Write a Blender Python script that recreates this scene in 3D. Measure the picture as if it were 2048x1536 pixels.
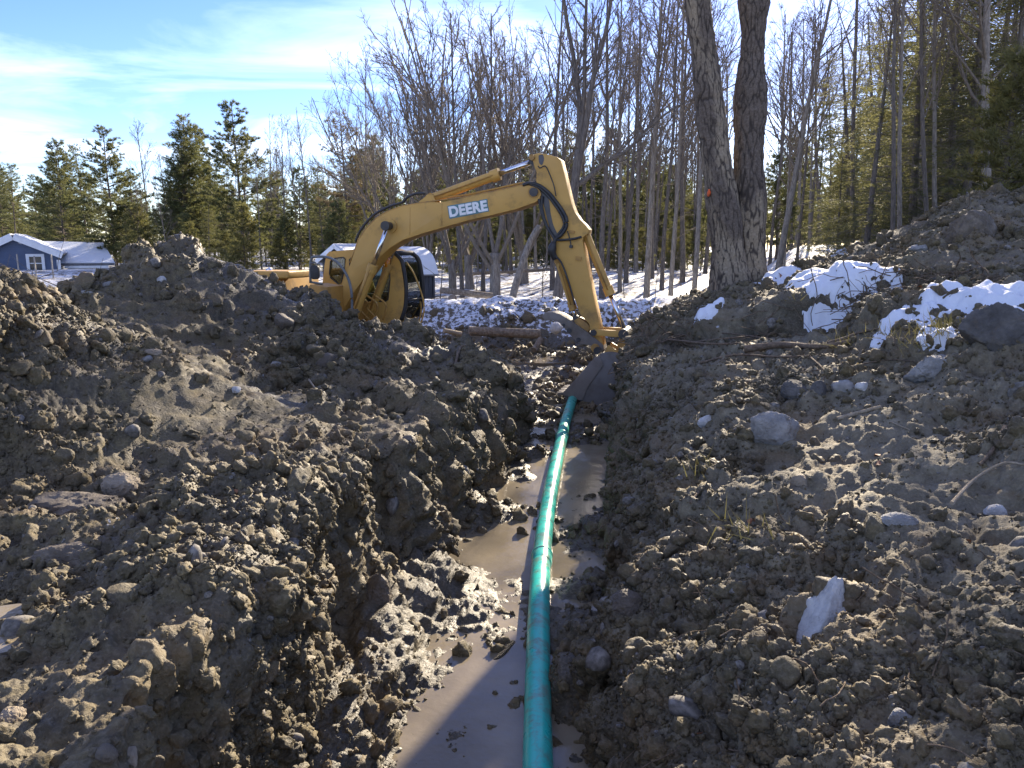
import bpy, bmesh, math, random
import numpy as np
from mathutils import Vector, Matrix, geometry

R = math.radians
for o in list(bpy.data.objects):
    bpy.data.objects.remove(o)
SC = bpy.context.scene
COL = SC.collection

# ------------------------------------------------------------------ camera
FPX = 1538.0                      # focal length in pixels of the 2048 px wide photograph
CAMZ = 1.6
PITCH = R(10.1)
cam_d = bpy.data.cameras.new("camera")
cam_d.sensor_width = 36.0
cam_d.lens = FPX / 2048.0 * 36.0
cam_d.clip_start = 0.05
cam_d.clip_end = 3000.0
cam = bpy.data.objects.new("camera", cam_d)
cam.location = (0, 0, CAMZ)
cam.rotation_euler = (R(90) - PITCH, 0, 0)
COL.objects.link(cam)
SC.camera = cam

# ------------------------------------------------------------------ sky, sun, exposure
SUN_AZ = R(21.5)                  # to the right of straight ahead (+Y)
SUN_EL = R(23.0)
world = bpy.data.worlds.new("World")
SC.world = world
world.use_nodes = True
wn = world.node_tree.nodes
wl = world.node_tree.links
wn.clear()
w_out = wn.new("ShaderNodeOutputWorld")
w_bg = wn.new("ShaderNodeBackground")
w_bg.inputs["Strength"].default_value = 0.10
sky = wn.new("ShaderNodeTexSky")
sky.sky_type = 'NISHITA'
sky.sun_disc = False
sky.sun_elevation = SUN_EL
sky.sun_rotation = SUN_AZ
sky.altitude = 200
sky.air_density = 1.0
sky.dust_density = 0.15
sky.ozone_density = 4.0
# thin cirrus: noise on the plane of a high cloud layer, all over the sky
tc = wn.new("ShaderNodeTexCoord")
sep = wn.new("ShaderNodeSeparateXYZ")
wl.new(tc.outputs["Generated"], sep.inputs[0])
def wmath(op, a, b=None, clamp=False):
    n = wn.new("ShaderNodeMath"); n.operation = op; n.use_clamp = clamp
    for i, s in enumerate((a, b)):
        if s is None: continue
        if isinstance(s, (int, float)): n.inputs[i].default_value = s
        else: wl.new(s, n.inputs[i])
    return n.outputs[0]
zc = wmath('MAXIMUM', sep.outputs[2], 0.0)
zc = wmath('ADD', zc, 0.09)
cx = wmath('DIVIDE', sep.outputs[0], zc)
cy = wmath('DIVIDE', sep.outputs[1], zc)
comb = wn.new("ShaderNodeCombineXYZ")
wl.new(cx, comb.inputs[0]); wl.new(cy, comb.inputs[1])
mp = wn.new("ShaderNodeMapping")
mp.inputs["Rotation"].default_value = (0, 0, R(-24))
mp.inputs["Scale"].default_value = (0.5, 0.95, 1.0)
mp.inputs["Location"].default_value = (3.1, 0.55, 0.0)
wl.new(comb.outputs[0], mp.inputs[0])
cn = wn.new("ShaderNodeTexNoise")
cn.inputs["Scale"].default_value = 1.15
cn.inputs["Detail"].default_value = 9
cn.inputs["Roughness"].default_value = 0.56
cn.inputs["Distortion"].default_value = 0.6
wl.new(mp.outputs[0], cn.inputs["Vector"])
cr = wn.new("ShaderNodeValToRGB")
cr.color_ramp.elements[0].position = 0.45
cr.color_ramp.elements[1].position = 0.76
cr.color_ramp.elements[1].color = (0.95, 0.95, 0.95, 1)
wl.new(cn.outputs[0], cr.inputs[0])
cmix = wn.new("ShaderNodeMix"); cmix.data_type = 'RGBA'
# ice cloud scatters forward: cloud radiance follows the sky behind it plus a share of white
cgain = wn.new("ShaderNodeMix"); cgain.data_type = 'RGBA'; cgain.blend_type = 'ADD'
cgain.inputs[0].default_value = 1.0
hsv = wn.new('ShaderNodeHueSaturation'); hsv.inputs['Saturation'].default_value = 1.16; hsv.inputs['Hue'].default_value = 0.516; hsv.inputs['Value'].default_value = 0.70
wl.new(sky.outputs[0], hsv.inputs['Color'])
tint = wn.new('ShaderNodeMix'); tint.data_type = 'RGBA'; tint.blend_type = 'MULTIPLY'; tint.inputs[0].default_value = 1.0
tint.inputs[7].default_value = (1.0, .93, 1.03, 1)
wl.new(hsv.outputs[0], tint.inputs[6])
wl.new(tint.outputs[2], cgain.inputs[6])
cgain.inputs[7].default_value = (3.4, 3.3, 3.2, 1)
wl.new(cr.outputs[0], cmix.inputs[0])
wl.new(tint.outputs[2], cmix.inputs[6])
wl.new(cgain.outputs[2], cmix.inputs[7])
wl.new(cmix.outputs[2], w_bg.inputs["Color"])
wl.new(w_bg.outputs[0], w_out.inputs[0])

sun_d = bpy.data.lights.new("sun", 'SUN')
sun_d.energy = 5.0
sun_d.angle = R(0.55)
sun_d.color = (1.0, 0.86, 0.66)
sun = bpy.data.objects.new("sun", sun_d)
sdir = Vector((math.sin(SUN_AZ) * math.cos(SUN_EL), math.cos(SUN_AZ) * math.cos(SUN_EL), math.sin(SUN_EL)))
sun.rotation_euler = sdir.to_track_quat('Z', 'Y').to_euler()
sun.location = sdir * 60
COL.objects.link(sun)

SC.view_settings.view_transform = 'Standard'
SC.view_settings.look = 'None'
SC.view_settings.exposure = 1.92
SC.view_settings.gamma = 1.0
SC.view_settings.use_curve_mapping = False
SC.cycles.use_denoising = True
SC.cycles.max_bounces = 6
SC.cycles.transparent_max_bounces = 12
SC.cycles.sample_clamp_indirect = 6.0

# ------------------------------------------------------------------ pixel helpers
CP, SP = math.cos(PITCH), math.sin(PITCH)
CAM = np.array((0.0, 0.0, CAMZ))
def ray(u, v):
    a = (u - 1024.0) / FPX; b = (768.0 - v) / FPX
    return np.array((a, CP + SP * b, -SP + CP * b))       # length 1 along the optical axis
def at(u, v, d):
    return CAM + ray(u, v) * d
def at_y(u, v, y):
    r = ray(u, v)
    return CAM + r * (y / r[1])

# ------------------------------------------------------------------ numpy noise
def _hash(ix, iy, iz, seed):
    h = (ix.astype(np.uint32) * np.uint32(374761393) + iy.astype(np.uint32) * np.uint32(668265263)
         + iz.astype(np.uint32) * np.uint32(2147483647 & 1274126177) + np.uint32((seed * 974711 + 12345) & 0xffffffff))
    h = (h ^ (h >> np.uint32(13))) * np.uint32(1274126177)
    h = (h ^ (h >> np.uint32(16))) * np.uint32(2246822519)
    return h ^ (h >> np.uint32(15))
def _h01(ix, iy, iz, seed):
    return (_hash(ix, iy, iz, seed) & np.uint32(0xffffff)).astype(np.float32) / np.float32(16777215.0)
def vnoise(p, seed=0):
    """value noise, -1..1, p (n,3)"""
    f = np.floor(p); t = (p - f).astype(np.float32); i = f.astype(np.int64).astype(np.int32)
    t = t * t * t * (t * (t * 6 - 15) + 10)
    x, y, z = i[:, 0], i[:, 1], i[:, 2]
    r = 0
    for dx in (0, 1):
        wx = t[:, 0] if dx else 1 - t[:, 0]
        for dy in (0, 1):
            wy = t[:, 1] if dy else 1 - t[:, 1]
            for dz in (0, 1):
                wz = t[:, 2] if dz else 1 - t[:, 2]
                r = r + wx * wy * wz * _h01(x + dx, y + dy, z + dz, seed)
    return r * 2 - 1
def fbm(p, octaves=4, seed=0, rough=0.5, lac=2.03):
    a, s, tot = 1.0, 0, 0
    q = np.array(p, dtype=np.float64)
    for k in range(octaves):
        s = s + a * vnoise(q, seed + k * 17)
        tot += a; a *= rough; q = q * lac + 3.7
    return s / tot
def worley(p, seed=0, f2=False, ident=False):
    f = np.floor(p); t = (p - f).astype(np.float32); i = f.astype(np.int64).astype(np.int32)
    x, y, z = i[:, 0], i[:, 1], i[:, 2]
    d1 = np.full(len(p), 9.0, np.float32); d2 = d1.copy(); idv = np.zeros(len(p), np.float32)
    for dx in (-1, 0, 1):
        for dy in (-1, 0, 1):
            for dz in (-1, 0, 1):
                h = _hash(x + dx, y + dy, z + dz, seed)
                ax = (h & np.uint32(1023)).astype(np.float32) / 1023 + dx - t[:, 0]
                ay = ((h >> np.uint32(10)) & np.uint32(1023)).astype(np.float32) / 1023 + dy - t[:, 1]
                az = ((h >> np.uint32(20)) & np.uint32(1023)).astype(np.float32) / 1023 + dz - t[:, 2]
                d = ax * ax + ay * ay + az * az
                m = d < d1
                if f2: d2 = np.where(m, d1, np.minimum(d2, d))
                if ident: idv = np.where(m, (h >> np.uint32(7) & np.uint32(255)).astype(np.float32) / 255, idv)
                d1 = np.where(m, d, d1)
    out = [np.sqrt(d1)]
    if f2: out.append(np.sqrt(d2))
    if ident: out.append(idv)
    return out[0] if len(out) == 1 else out
def sstep(a, b, x):
    t = np.clip((x - a) / (b - a), 0, 1)
    return t * t * (3 - 2 * t)

# ------------------------------------------------------------------ mesh helpers
class MB:
    """collects verts and faces (quads / tris / ngons) of ONE mesh"""
    def __init__(s):
        s.v = []; s.f4 = []; s.f3 = []; s.fn = []; s.n = 0; s.m4 = []; s.m3 = []
    def add(s, V, F4=None, F3=None, mi=0):
        V = np.asarray(V, np.float64).reshape(-1, 3)
        if F4 is not None and len(F4):
            F4 = np.asarray(F4, np.int64) + s.n; s.f4.append(F4); s.m4.append(np.full(len(F4), mi))
        if F3 is not None and len(F3):
            F3 = np.asarray(F3, np.int64) + s.n; s.f3.append(F3); s.m3.append(np.full(len(F3), mi))
        s.v.append(V); s.n += len(V)
    def ngon(s, V, faces):
        b = s.n
        s.v.append(np.asarray(V, np.float64).reshape(-1, 3)); s.n += len(V)
        for f in faces: s.fn.append([i + b for i in f])
    def tube(s, pts, rad, sides=6, cap=True, mi=0):
        P = np.asarray(pts, np.float64); n = len(P)
        rad = np.broadcast_to(np.asarray(rad, np.float64), (n,))
        T = np.empty_like(P); T[1:-1] = P[2:] - P[:-2]; T[0] = P[1] - P[0]; T[-1] = P[-1] - P[-2]
        T /= np.linalg.norm(T, axis=1)[:, None] + 1e-12
        ref = np.array((0, 0, 1.0)) if abs(T[:, 2]).mean() < 0.8 else np.array((1.0, 0, 0))
        A = np.cross(T, ref); A /= np.linalg.norm(A, axis=1)[:, None] + 1e-12
        B = np.cross(T, A)
        ang = np.arange(sides) * 2 * math.pi / sides
        V = P[:, None, :] + rad[:, None, None] * (np.cos(ang)[None, :, None] * A[:, None, :] + np.sin(ang)[None, :, None] * B[:, None, :])
        i = np.arange(n - 1)[:, None] * sides; j = np.arange(sides)[None, :]; k = (j + 1) % sides
        F = np.stack((i + j, i + sides + j, i + sides + k, i + k), -1).reshape(-1, 4)
        V = V.reshape(-1, 3)
        F3 = None
        if cap:
            V = np.vstack((V, P[0], P[-1])); a = n * sides
            jj = np.arange(sides); kk = (jj + 1) % sides
            F3 = np.vstack((np.stack((np.full(sides, a), jj, kk), -1),
                            np.stack((np.full(sides, a + 1), (n - 1) * sides + kk, (n - 1) * sides + jj), -1)))
        s.add(V, F, F3, mi)
    def box(s, c, d, rot=None, mi=0):
        c = np.asarray(c, float); h = np.asarray(d, float) / 2
        V = np.array([(x, y, z) for x in (-1, 1) for y in (-1, 1) for z in (-1, 1)], float) * h
        if rot is not None: V = V @ np.array(rot.to_3x3() if hasattr(rot, 'to_3x3') else rot).T
        s.add(V + c, [(0, 1, 3, 2), (4, 6, 7, 5), (0, 4, 5, 1), (2, 3, 7, 6), (0, 2, 6, 4), (1, 5, 7, 3)], mi=mi)
    def cyl(s, a, b, r, sides=16, mi=0, r2=None):
        s.tube([a, b], [r, r if r2 is None else r2], sides, True, mi)
    def mesh(s, name, smooth=True):
        me = bpy.data.meshes.new(name)
        V = np.vstack(s.v) if s.v else np.zeros((0, 3))
        F4 = np.vstack(s.f4) if s.f4 else np.zeros((0, 4), int)
        F3 = np.vstack(s.f3) if s.f3 else np.zeros((0, 3), int)
        nn = [len(f) for f in s.fn]
        nl = 4 * len(F4) + 3 * len(F3) + sum(nn)
        npoly = len(F4) + len(F3) + len(nn)
        me.vertices.add(len(V)); me.loops.add(nl); me.polygons.add(npoly)
        me.vertices.foreach_set("co", V.astype(np.float32).ravel())
        li = np.concatenate((F4.ravel(), F3.ravel(), np.array([i for f in s.fn for i in f], int)))
        me.loops.foreach_set("vertex_index", li.astype(np.int32))
        tot = np.concatenate((np.full(len(F4), 4), np.full(len(F3), 3), np.array(nn, int))).astype(np.int32)
        st = np.concatenate(([0], np.cumsum(tot)[:-1])) if npoly else np.zeros(0)
        me.polygons.foreach_set("loop_start", st.astype(np.int32))
        mi = np.concatenate([np.concatenate(s.m4) if s.m4 else np.zeros(0), np.concatenate(s.m3) if s.m3 else np.zeros(0), np.zeros(len(nn))])
        me.polygons.foreach_set("material_index", mi.astype(np.int32))
        me.polygons.foreach_set("use_smooth", np.full(npoly, smooth))
        me.update(calc_edges=True)
        me.validate()
        return me
    def build(s, name, mat, parent=None, smooth=True, sharp=None):
        me = s.mesh(name, smooth)
        for m in (mat if isinstance(mat, (list, tuple)) else [mat]): me.materials.append(m)
        if sharp is not None: me.set_sharp_from_angle(angle=R(sharp))
        return link(name, me, parent)
def link(name, me, parent=None):
    o = bpy.data.objects.new(name, me); COL.objects.link(o)
    if parent is not None: o.parent = parent
    return o
def tag(o, label=None, cat=None, group=None, kind=None):
    if label: o["label"] = label
    if cat: o["category"] = cat
    if group: o["group"] = group
    if kind: o["kind"] = kind
    return o
def thing(name, label, cat, loc=(0, 0, 0), rz=0.0, group=None):
    o = bpy.data.objects.new(name, None); COL.objects.link(o)
    o.empty_display_size = 0.3
    o.location = loc; o.rotation_euler = (0, 0, rz)
    return tag(o, label, cat, group)
def bevel_mesh(me, w, seg=2, ang=35):
    bm = bmesh.new(); bm.from_mesh(me)
    bmesh.ops.remove_doubles(bm, verts=bm.verts, dist=1e-5)
    es = [e for e in bm.edges if len(e.link_faces) == 2 and e.calc_face_angle(0) > R(ang)]
    if es: bmesh.ops.bevel(bm, geom=es, offset=w, segments=seg, affect='EDGES', profile=0.6, clamp_overlap=True)
    bmesh.ops.recalc_face_normals(bm, faces=bm.faces)
    bm.to_mesh(me); bm.free()
    me.polygons.foreach_set("use_smooth", np.full(len(me.polygons), True))
    me.set_sharp_from_angle(angle=R(32))
def plate(name, outer, l0, l1, mat, parent=None, holes=(), bevel=0.0, axis='y', narrow=None):
    """polygon (a,b) in the f-z plane extruded along the other axis; holes are real openings.
    narrow(a,b)->factor scales the width"""
    polys = [list(outer)] + [list(h) for h in holes]
    tri = geometry.tessellate_polygon([[Vector((a, b, 0)) for a, b in p] for p in polys])
    flat = [q for p in polys for q in p]; n = len(flat)
    def P(q, l):
        if narrow: l = l * narrow(q)
        return (q[0], l, q[1]) if axis == 'y' else ((l, q[0], q[1]) if axis == 'x' else (q[0], q[1], l))
    V = [P(q, l0) for q in flat] + [P(q, l1) for q in flat]
    bm = bmesh.new(); vs = [bm.verts.new(v) for v in V]
    if holes:
        for t in tri:
            bm.faces.new([vs[i] for i in t]); bm.faces.new([vs[i + n] for i in reversed(t)])
    else:
        bm.faces.new(vs[:n]); bm.faces.new(list(reversed(vs[n:])))
    b = 0
    for p in polys:
        k = len(p)
        for i in range(k):
            j = (i + 1) % k
            bm.faces.new((vs[b + i], vs[b + j], vs[n + b + j], vs[n + b + i]))
        b += k
    bmesh.ops.recalc_face_normals(bm, faces=bm.faces)
    me = bpy.data.meshes.new(name); bm.to_mesh(me); bm.free()
    me.materials.append(mat)
    if bevel: bevel_mesh(me, bevel)
    else:
        me.polygons.foreach_set("use_smooth", np.full(len(me.polygons), True)); me.set_sharp_from_angle(angle=R(30))
    return link(name, me, parent)
def catmull(pts, n=8):
    P = np.asarray(pts, float); P = np.vstack((2 * P[0] - P[1], P, 2 * P[-1] - P[-2])); out = []
    for i in range(1, len(P) - 2):
        for t in np.linspace(0, 1, n, endpoint=False):
            a, b, c, d = P[i - 1:i + 3]
            out.append(0.5 * (2 * b + (c - a) * t + (2 * a - 5 * b + 4 * c - d) * t * t + (3 * b - a - 3 * c + d) * t ** 3))
    out.append(P[-2]); return np.array(out)

# ------------------------------------------------------------------ materials
def new_mat(name):
    m = bpy.data.materials.new(name); m.use_nodes = True
    nt = m.node_tree; b = nt.nodes["Principled BSDF"]
    return m, nt, b
def nz(nt, scale, detail=4, rough=0.55, vec=None, dist=0.0):
    n = nt.nodes.new("ShaderNodeTexNoise")
    n.inputs["Scale"].default_value = scale; n.inputs["Detail"].default_value = detail
    n.inputs["Roughness"].default_value = rough; n.inputs["Distortion"].default_value = dist
    if vec is not None: nt.links.new(vec, n.inputs["Vector"])
    return n.outputs["Fac"]
def ramp(nt, fac, stops):
    n = nt.nodes.new("ShaderNodeValToRGB"); e = n.color_ramp.elements
    while len(e) < len(stops): e.new(0.5)
    for k, (p, c) in enumerate(stops):
        e[k].position = p; e[k].color = (*c, 1) if len(c) == 3 else c
    nt.links.new(fac, n.inputs[0]); return n.outputs[0]
def mix(nt, fac, a, b, mode='MIX'):
    n = nt.nodes.new("ShaderNodeMix"); n.data_type = 'RGBA'; n.blend_type = mode
    for k, s in ((0, fac), (6, a), (7, b)):
        if isinstance(s, (int, float)): n.inputs[k].default_value = s
        elif isinstance(s, tuple): n.inputs[k].default_value = (*s, 1)
        else: nt.links.new(s, n.inputs[k])
    return n.outputs[2]
def mth(nt, op, a, b=0.0, clamp=False):
    n = nt.nodes.new("ShaderNodeMath"); n.operation = op; n.use_clamp = clamp
    for k, s in enumerate((a, b)):
        if isinstance(s, (int, float)): n.inputs[k].default_value = s
        else: nt.links.new(s, n.inputs[k])
    return n.outputs[0]
def coord(nt, kind="Object", scale=None):
    t = nt.nodes.new("ShaderNodeTexCoord").outputs[kind]
    if scale:
        m = nt.nodes.new("ShaderNodeMapping"); m.inputs["Scale"].default_value = scale
        nt.links.new(t, m.inputs[0]); t = m.outputs[0]
    return t
def wpos(nt):
    return nt.nodes.new("ShaderNodeNewGeometry").outputs["Position"]
def attr(nt, name):
    a = nt.nodes.new("ShaderNodeAttribute"); a.attribute_name = name; return a.outputs["Fac"]
def bump(nt, b, h, strength=0.5, dist=0.02):
    n = nt.nodes.new("ShaderNodeBump"); n.inputs["Strength"].default_value = strength; n.inputs["Distance"].default_value = dist
    nt.links.new(h, n.inputs["Height"]); nt.links.new(n.outputs[0], b.inputs["Normal"])
def simple(name, c1, c2=None, rough=0.6, scale=3.0, bumpy=0.0, bscale=30, metal=0.0, kind="Object", vscale=None, spec=0.5, lo=0.35, hi=0.65, detail=6):
    m, nt, b = new_mat(name)
    v = coord(nt, kind, vscale)
    if c2 is None: b.inputs["Base Color"].default_value = (*c1, 1)
    else: nt.links.new(ramp(nt, nz(nt, scale, detail, 0.6, v), ((lo, c1), (hi, c2))), b.inputs["Base Color"])
    b.inputs["Roughness"].default_value = rough; b.inputs["Metallic"].default_value = metal
    b.inputs["Specular IOR Level"].default_value = spec
    if bumpy: bump(nt, b, nz(nt, bscale, 5, 0.6, v), bumpy, 0.02)
    return m

def mud_material(name, use_attr=True):
    m, nt, b = new_mat(name)
    v = wpos(nt)
    big = nz(nt, 1.3, 5, 0.6, v); med = nz(nt, 9.0, 6, 0.62, v); fine = nz(nt, 55.0, 5, 0.65, v)
    brown = ramp(nt, med, ((0.30, (0.028, 0.021, 0.0085)), (0.52, (0.076, 0.060, 0.025)), (0.74, (0.19, 0.152, 0.070))))
    grey = ramp(nt, med, ((0.30, (0.100, 0.087, 0.057)), (0.52, (0.195, 0.172, 0.117)), (0.74, (0.34, 0.305, 0.215))))
    dark = ramp(nt, med, ((0.30, (0.020, 0.018, 0.013)), (0.55, (0.044, 0.040, 0.029)), (0.75, (0.09, 0.08, 0.058))))
    if use_attr:
        g = attr(nt, "grey"); wet = attr(nt, "wet"); sn = attr(nt, "snow")
    else:
        g = attr(nt, "grey"); wet = attr(nt, "wet"); sn = None
    c = mix(nt, g, brown, grey)
    ms = nt.nodes.new("ShaderNodeMapping"); ms.inputs["Scale"].default_value = (.7, .7, 5.0); nt.links.new(v, ms.inputs[0])
    st = ramp(nt, nz(nt, 1.4, 6, .62, ms.outputs[0], .4), ((.50, (0, 0, 0)), (.66, (.62, .62, .62))))
    c = mix(nt, st, c, (.17, .108, .045))                     # rusty layers in the till
    c = mix(nt, wet, c, dark)
    c = mix(nt, mth(nt, 'MULTIPLY', fine, 0.55), c, ramp(nt, fine, ((0.45, (0.05, 0.040, 0.026)), (0.7, (0.31, 0.265, 0.185)))))
    c = mix(nt, ramp(nt, big, ((0.35, (0, 0, 0)), (0.7, (0.35, 0.35, 0.35)))), c, (0.15, 0.115, 0.062))
    rg = ramp(nt, med, ((0.3, (0.55,) * 3), (0.7, (0.9,) * 3)))
    rg = mix(nt, wet, rg, (0.46, 0.46, 0.46))
    rg = mix(nt, g, rg, (0.86, 0.86, 0.86))
    if sn is not None:
        sn2 = mth(nt, 'ADD', sn, mth(nt, 'MULTIPLY', mth(nt, 'SUBTRACT', nz(nt, 7.0, 7, 0.7, v), 0.5), 1.5))
        sm = ramp(nt, sn2, ((0.47, (0, 0, 0)), (0.56, (1, 1, 1))))
        c = mix(nt, sm, c, (0.60, 0.63, 0.68)); rg = mix(nt, sm, rg, (0.7, 0.7, 0.7))
    nt.links.new(c, b.inputs["Base Color"]); nt.links.new(rg, b.inputs["Roughness"])
    b.inputs["Specular IOR Level"].default_value = 0.45
    h = mth(nt, 'ADD', mth(nt, 'MULTIPLY', med, 0.6), mth(nt, 'MULTIPLY', fine, 0.55))
    bump(nt, b, h, 0.75, 0.035)
    return m
M = {}
M['mud'] = mud_material("mud")
M['clod'] = mud_material("clod", False)

# ------------------------------------------------------------------ terrain shape
YT = np.array([2.0, 3.6, 6.0, 8.0, 11.0, 13.0, 16.0, 20.0, 25.0])
UT = np.array([0, .12, .3, .6, 1.0, 1.5, 2.2, 3.0, 4.0, 6.0, 9.0, 14.0])
ZT = np.array([
    [-1.15, -.72, -.44, -.18, .0, .10, .16, .24, .40, .70, 1.0, 1.1],
    [-1.15, -.72, -.44, -.18, .0, .10, .18, .30, .50, .85, 1.1, 1.2],
    [-1.15, -.62, -.34, -.08, .06, .17, .38, .64, .93, 1.18, 1.4, 1.5],
    [-1.15, -.56, -.22, .02, .18, .28, .58, 1.0, 1.14, 1.30, 1.6, 1.6],
    [-1.10, -.30, .14, .26, .34, .44, .64, .98, 1.30, 1.75, 1.9, 1.7],
    [-1.10, -.50, -.05, .20, .36, .52, .80, 1.04, 1.40, 1.95, 2.1, 1.7],
    [-1.10, -.95, -.70, -.30, .05, .30, .48, .70, 1.0, 1.40, 1.5, 1.4],
    [-1.00, -1.0, -.90, -.70, -.40, -.10, .10, .25, .40, .60, .9, 1.2],
    [-1.00, -.90, -.70, -.50, -.30, -.20, -.10, 0, .10, .30, .7, 1.2]])
XR_Y = np.array([0, 2, 3.6, 6, 8, 11, 13, 16, 20, 25]); XR_X = np.array([.35, .40, .48, .78, 1.14, 1.62, 1.98, 2.35, 2.8, 3.1])
XL_Y = np.array([0, 2, 3.6, 4.6, 5.3, 5.8, 6.7, 8.7, 10, 11.2, 12.0, 12.8, 14, 30])
XL_X = np.array([-1.05, -1.05, -1.08, -1.12, -0.84, -.92, -.58, -.12, .02, .10, -.05, -.9, -3.0, -4.0])
BX = np.array([-14, -9, -7.5, -6.6, -6.0, -5.4, -4.75, -4.25, -3.8, -3.4, -2.75, -2.1, -1.46, -.9, -.3, .3])
BZ = np.array([.0, .25, .60, .85, 1.10, 1.40, 1.42, 1.36, 1.18, 1.02, .76, .52, .28, .12, .04, .0])
def floor_h(x, y):
    P = np.stack((x * 1.7, y * 1.7, x * 0 + .3), -1)
    f = -1.165 + 0.05 * vnoise(P, 5) + (.15 + .05 * vnoise(P * 2, 6)) * sstep(-.48, -.85, x) * sstep(7.2, 6.2, y)
    for gx, gy, gh, gr in ((-.66, 6.05, .12, .36), (-.98, 5.35, .20, .34), (-.78, 4.45, .10, .25), (-.98, 3.85, .12, .25), (-.32, 5.45, .08, .2), (-1.0, 4.8, .14, .25),
                           (.62, 5.9, .20, .30), (.52, 5.1, .20, .28), (.42, 4.3, .17, .22), (.85, 7.0, .12, .26), (-.30, 7.45, .16, .28), (.10, 8.9, .16, .22),
                           (.30, 9.9, .12, .2), (-.42, 3.5, .04, .2), (.55, 12.6, .10, .45), (.2, 11.9, .12, .4), (1.3, 12.7, .10, .4)):
        f = f + gh * np.exp(-((x - gx) ** 2 + (y - gy) ** 2) / (gr * gr))
    return f
def woods_floor(x, y):
    f = -.30 + .42 * sstep(27, 46, y) + 1.55 * sstep(.3, 3.4, x - .3 * y) * (1 - .75 * sstep(40, 80, y)) + 0.9 * sstep(60, 200, y)
    return f + 0.14 * vnoise(np.stack((x * .22, y * .22, x * 0), -1), 9) + 0.05 * vnoise(np.stack((x * .9, y * .9, x * 0), -1), 19)
def H(x, y):
    x = np.asarray(x, float); y = np.asarray(y, float)
    wob = lambda k, s: vnoise(np.stack((y * k, y * 0 + s, y * 0), -1), s)
    xr = np.interp(y, XR_Y, XR_X) + 0.07 * wob(1.7, 3) + .04 * wob(4.1, 4)
    xl = np.interp(y, XL_Y, XL_X) + 0.10 * wob(1.6, 7) + .05 * wob(4.3, 8)
    fl = floor_h(x, y)
    # right bank: table in (distance from the trench edge, distance along it)
    u = np.maximum(x - xr, 0)
    yy = np.clip(y, YT[0], YT[-1]); k = np.clip(np.searchsorted(YT, yy) - 1, 0, len(YT) - 2)
    t = (yy - YT[k]) / (YT[k + 1] - YT[k])
    zr = np.zeros_like(x)
    for i in range(len(YT)):
        zi = np.interp(u, UT, ZT[i])
        w = np.where(k == i, 1 - t, 0) + np.where(k + 1 == i, t, 0)
        zr = zr + w * zi
    zr = zr + .55 * np.exp(-(((x - 7.4) / 1.5) ** 2 + ((y - 12.6) / 1.5) ** 2)) + .25 * np.exp(-(((x - 6.2) / .8) ** 2 + ((y - 11.0) / .9) ** 2))
    zr = zr + .10 * np.exp(-(((x - 3.9) / .7) ** 2 + ((y - 6.3) / .6) ** 2)) - .10 * np.exp(-(((x - 2.9) / .5) ** 2 + ((y - 8.6) / .35) ** 2))
    sline = y - (11.0 - .72 * (x - 1.7))
    zr = zr + (.32 * sstep(0, .22, sline) - .14 * np.exp(-((sline + .1) / .35) ** 2)) * sstep(1.5, 2.2, x) * sstep(5.6, 4.4, x) * sstep(15, 13.2, y)
    # left bank: bench, spoil heaps
    bench = -.02 + .05 * vnoise(np.stack((x * .8, y * .8, x * 0), -1), 21)
    a = 1.58 * np.exp(-(((x + 4.75) / 1.28) ** 2 + ((y - 6.3) / 1.55) ** 2)) + .35 * np.exp(-(((x + 2.9) / .8) ** 2 + ((y - 6.7) / .9) ** 2))
    yb = 11.0 + .25 * wob(.0, 2) - .12 * (x + 3)
    yb = 11.2 + 0.06 * (x + 3)
    dy = y - yb
    bz = np.interp(x, BX, BZ)
    prof = np.where(dy < 0, np.exp(-(dy / 2.3) ** 2), np.exp(-(dy / 1.0) ** 2))
    behind = -1.12 + .95 * sstep(-5.8, -8.5, x)
    base = bench + (behind - bench) * sstep(11.4, 13.2, y)
    l = base + a + (bz - base * 0) * prof
    l = l + .20 * np.exp(-(((x + 1.9) / .9) ** 2 + ((y - 4.6) / 1.3) ** 2)) * 0.6 - .22 * np.exp(-(((x + 2.6) / .35) ** 2 + ((y - 3.2) / .5) ** 2))
    wl_ = sstep(0.0, 0.24, xl - x)
    z = fl + (l - fl) * wl_ * (x < xl)
    z = np.where(x > xr, np.maximum(zr, fl * sstep(.25, 0, u) + zr * sstep(0, .25, u)), z)
    # beyond the dig: the wood's floor; low snowy bank at its edge
    edge = 21.6 + .8 * vnoise(np.stack((x * .35, x * 0, x * 0), -1), 33)
    t2 = sstep(edge - .9, edge + 1.3, y)
    z = z + (woods_floor(x, y) - z) * t2
    z = z + .30 * np.exp(-((y - 23.2) / .8) ** 2) * sstep(-6, -3, x)
    # headwall behind the camera
    z = np.where(y < 1.7, z + (np.maximum(z, -.02) - z) * sstep(1.7, 1.1, y), z)
    # side fields
    z = z + (np.minimum(z, .1 + woods_floor(x, y) * .3) - z) * sstep(9, 15, -x)
    return z

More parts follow.
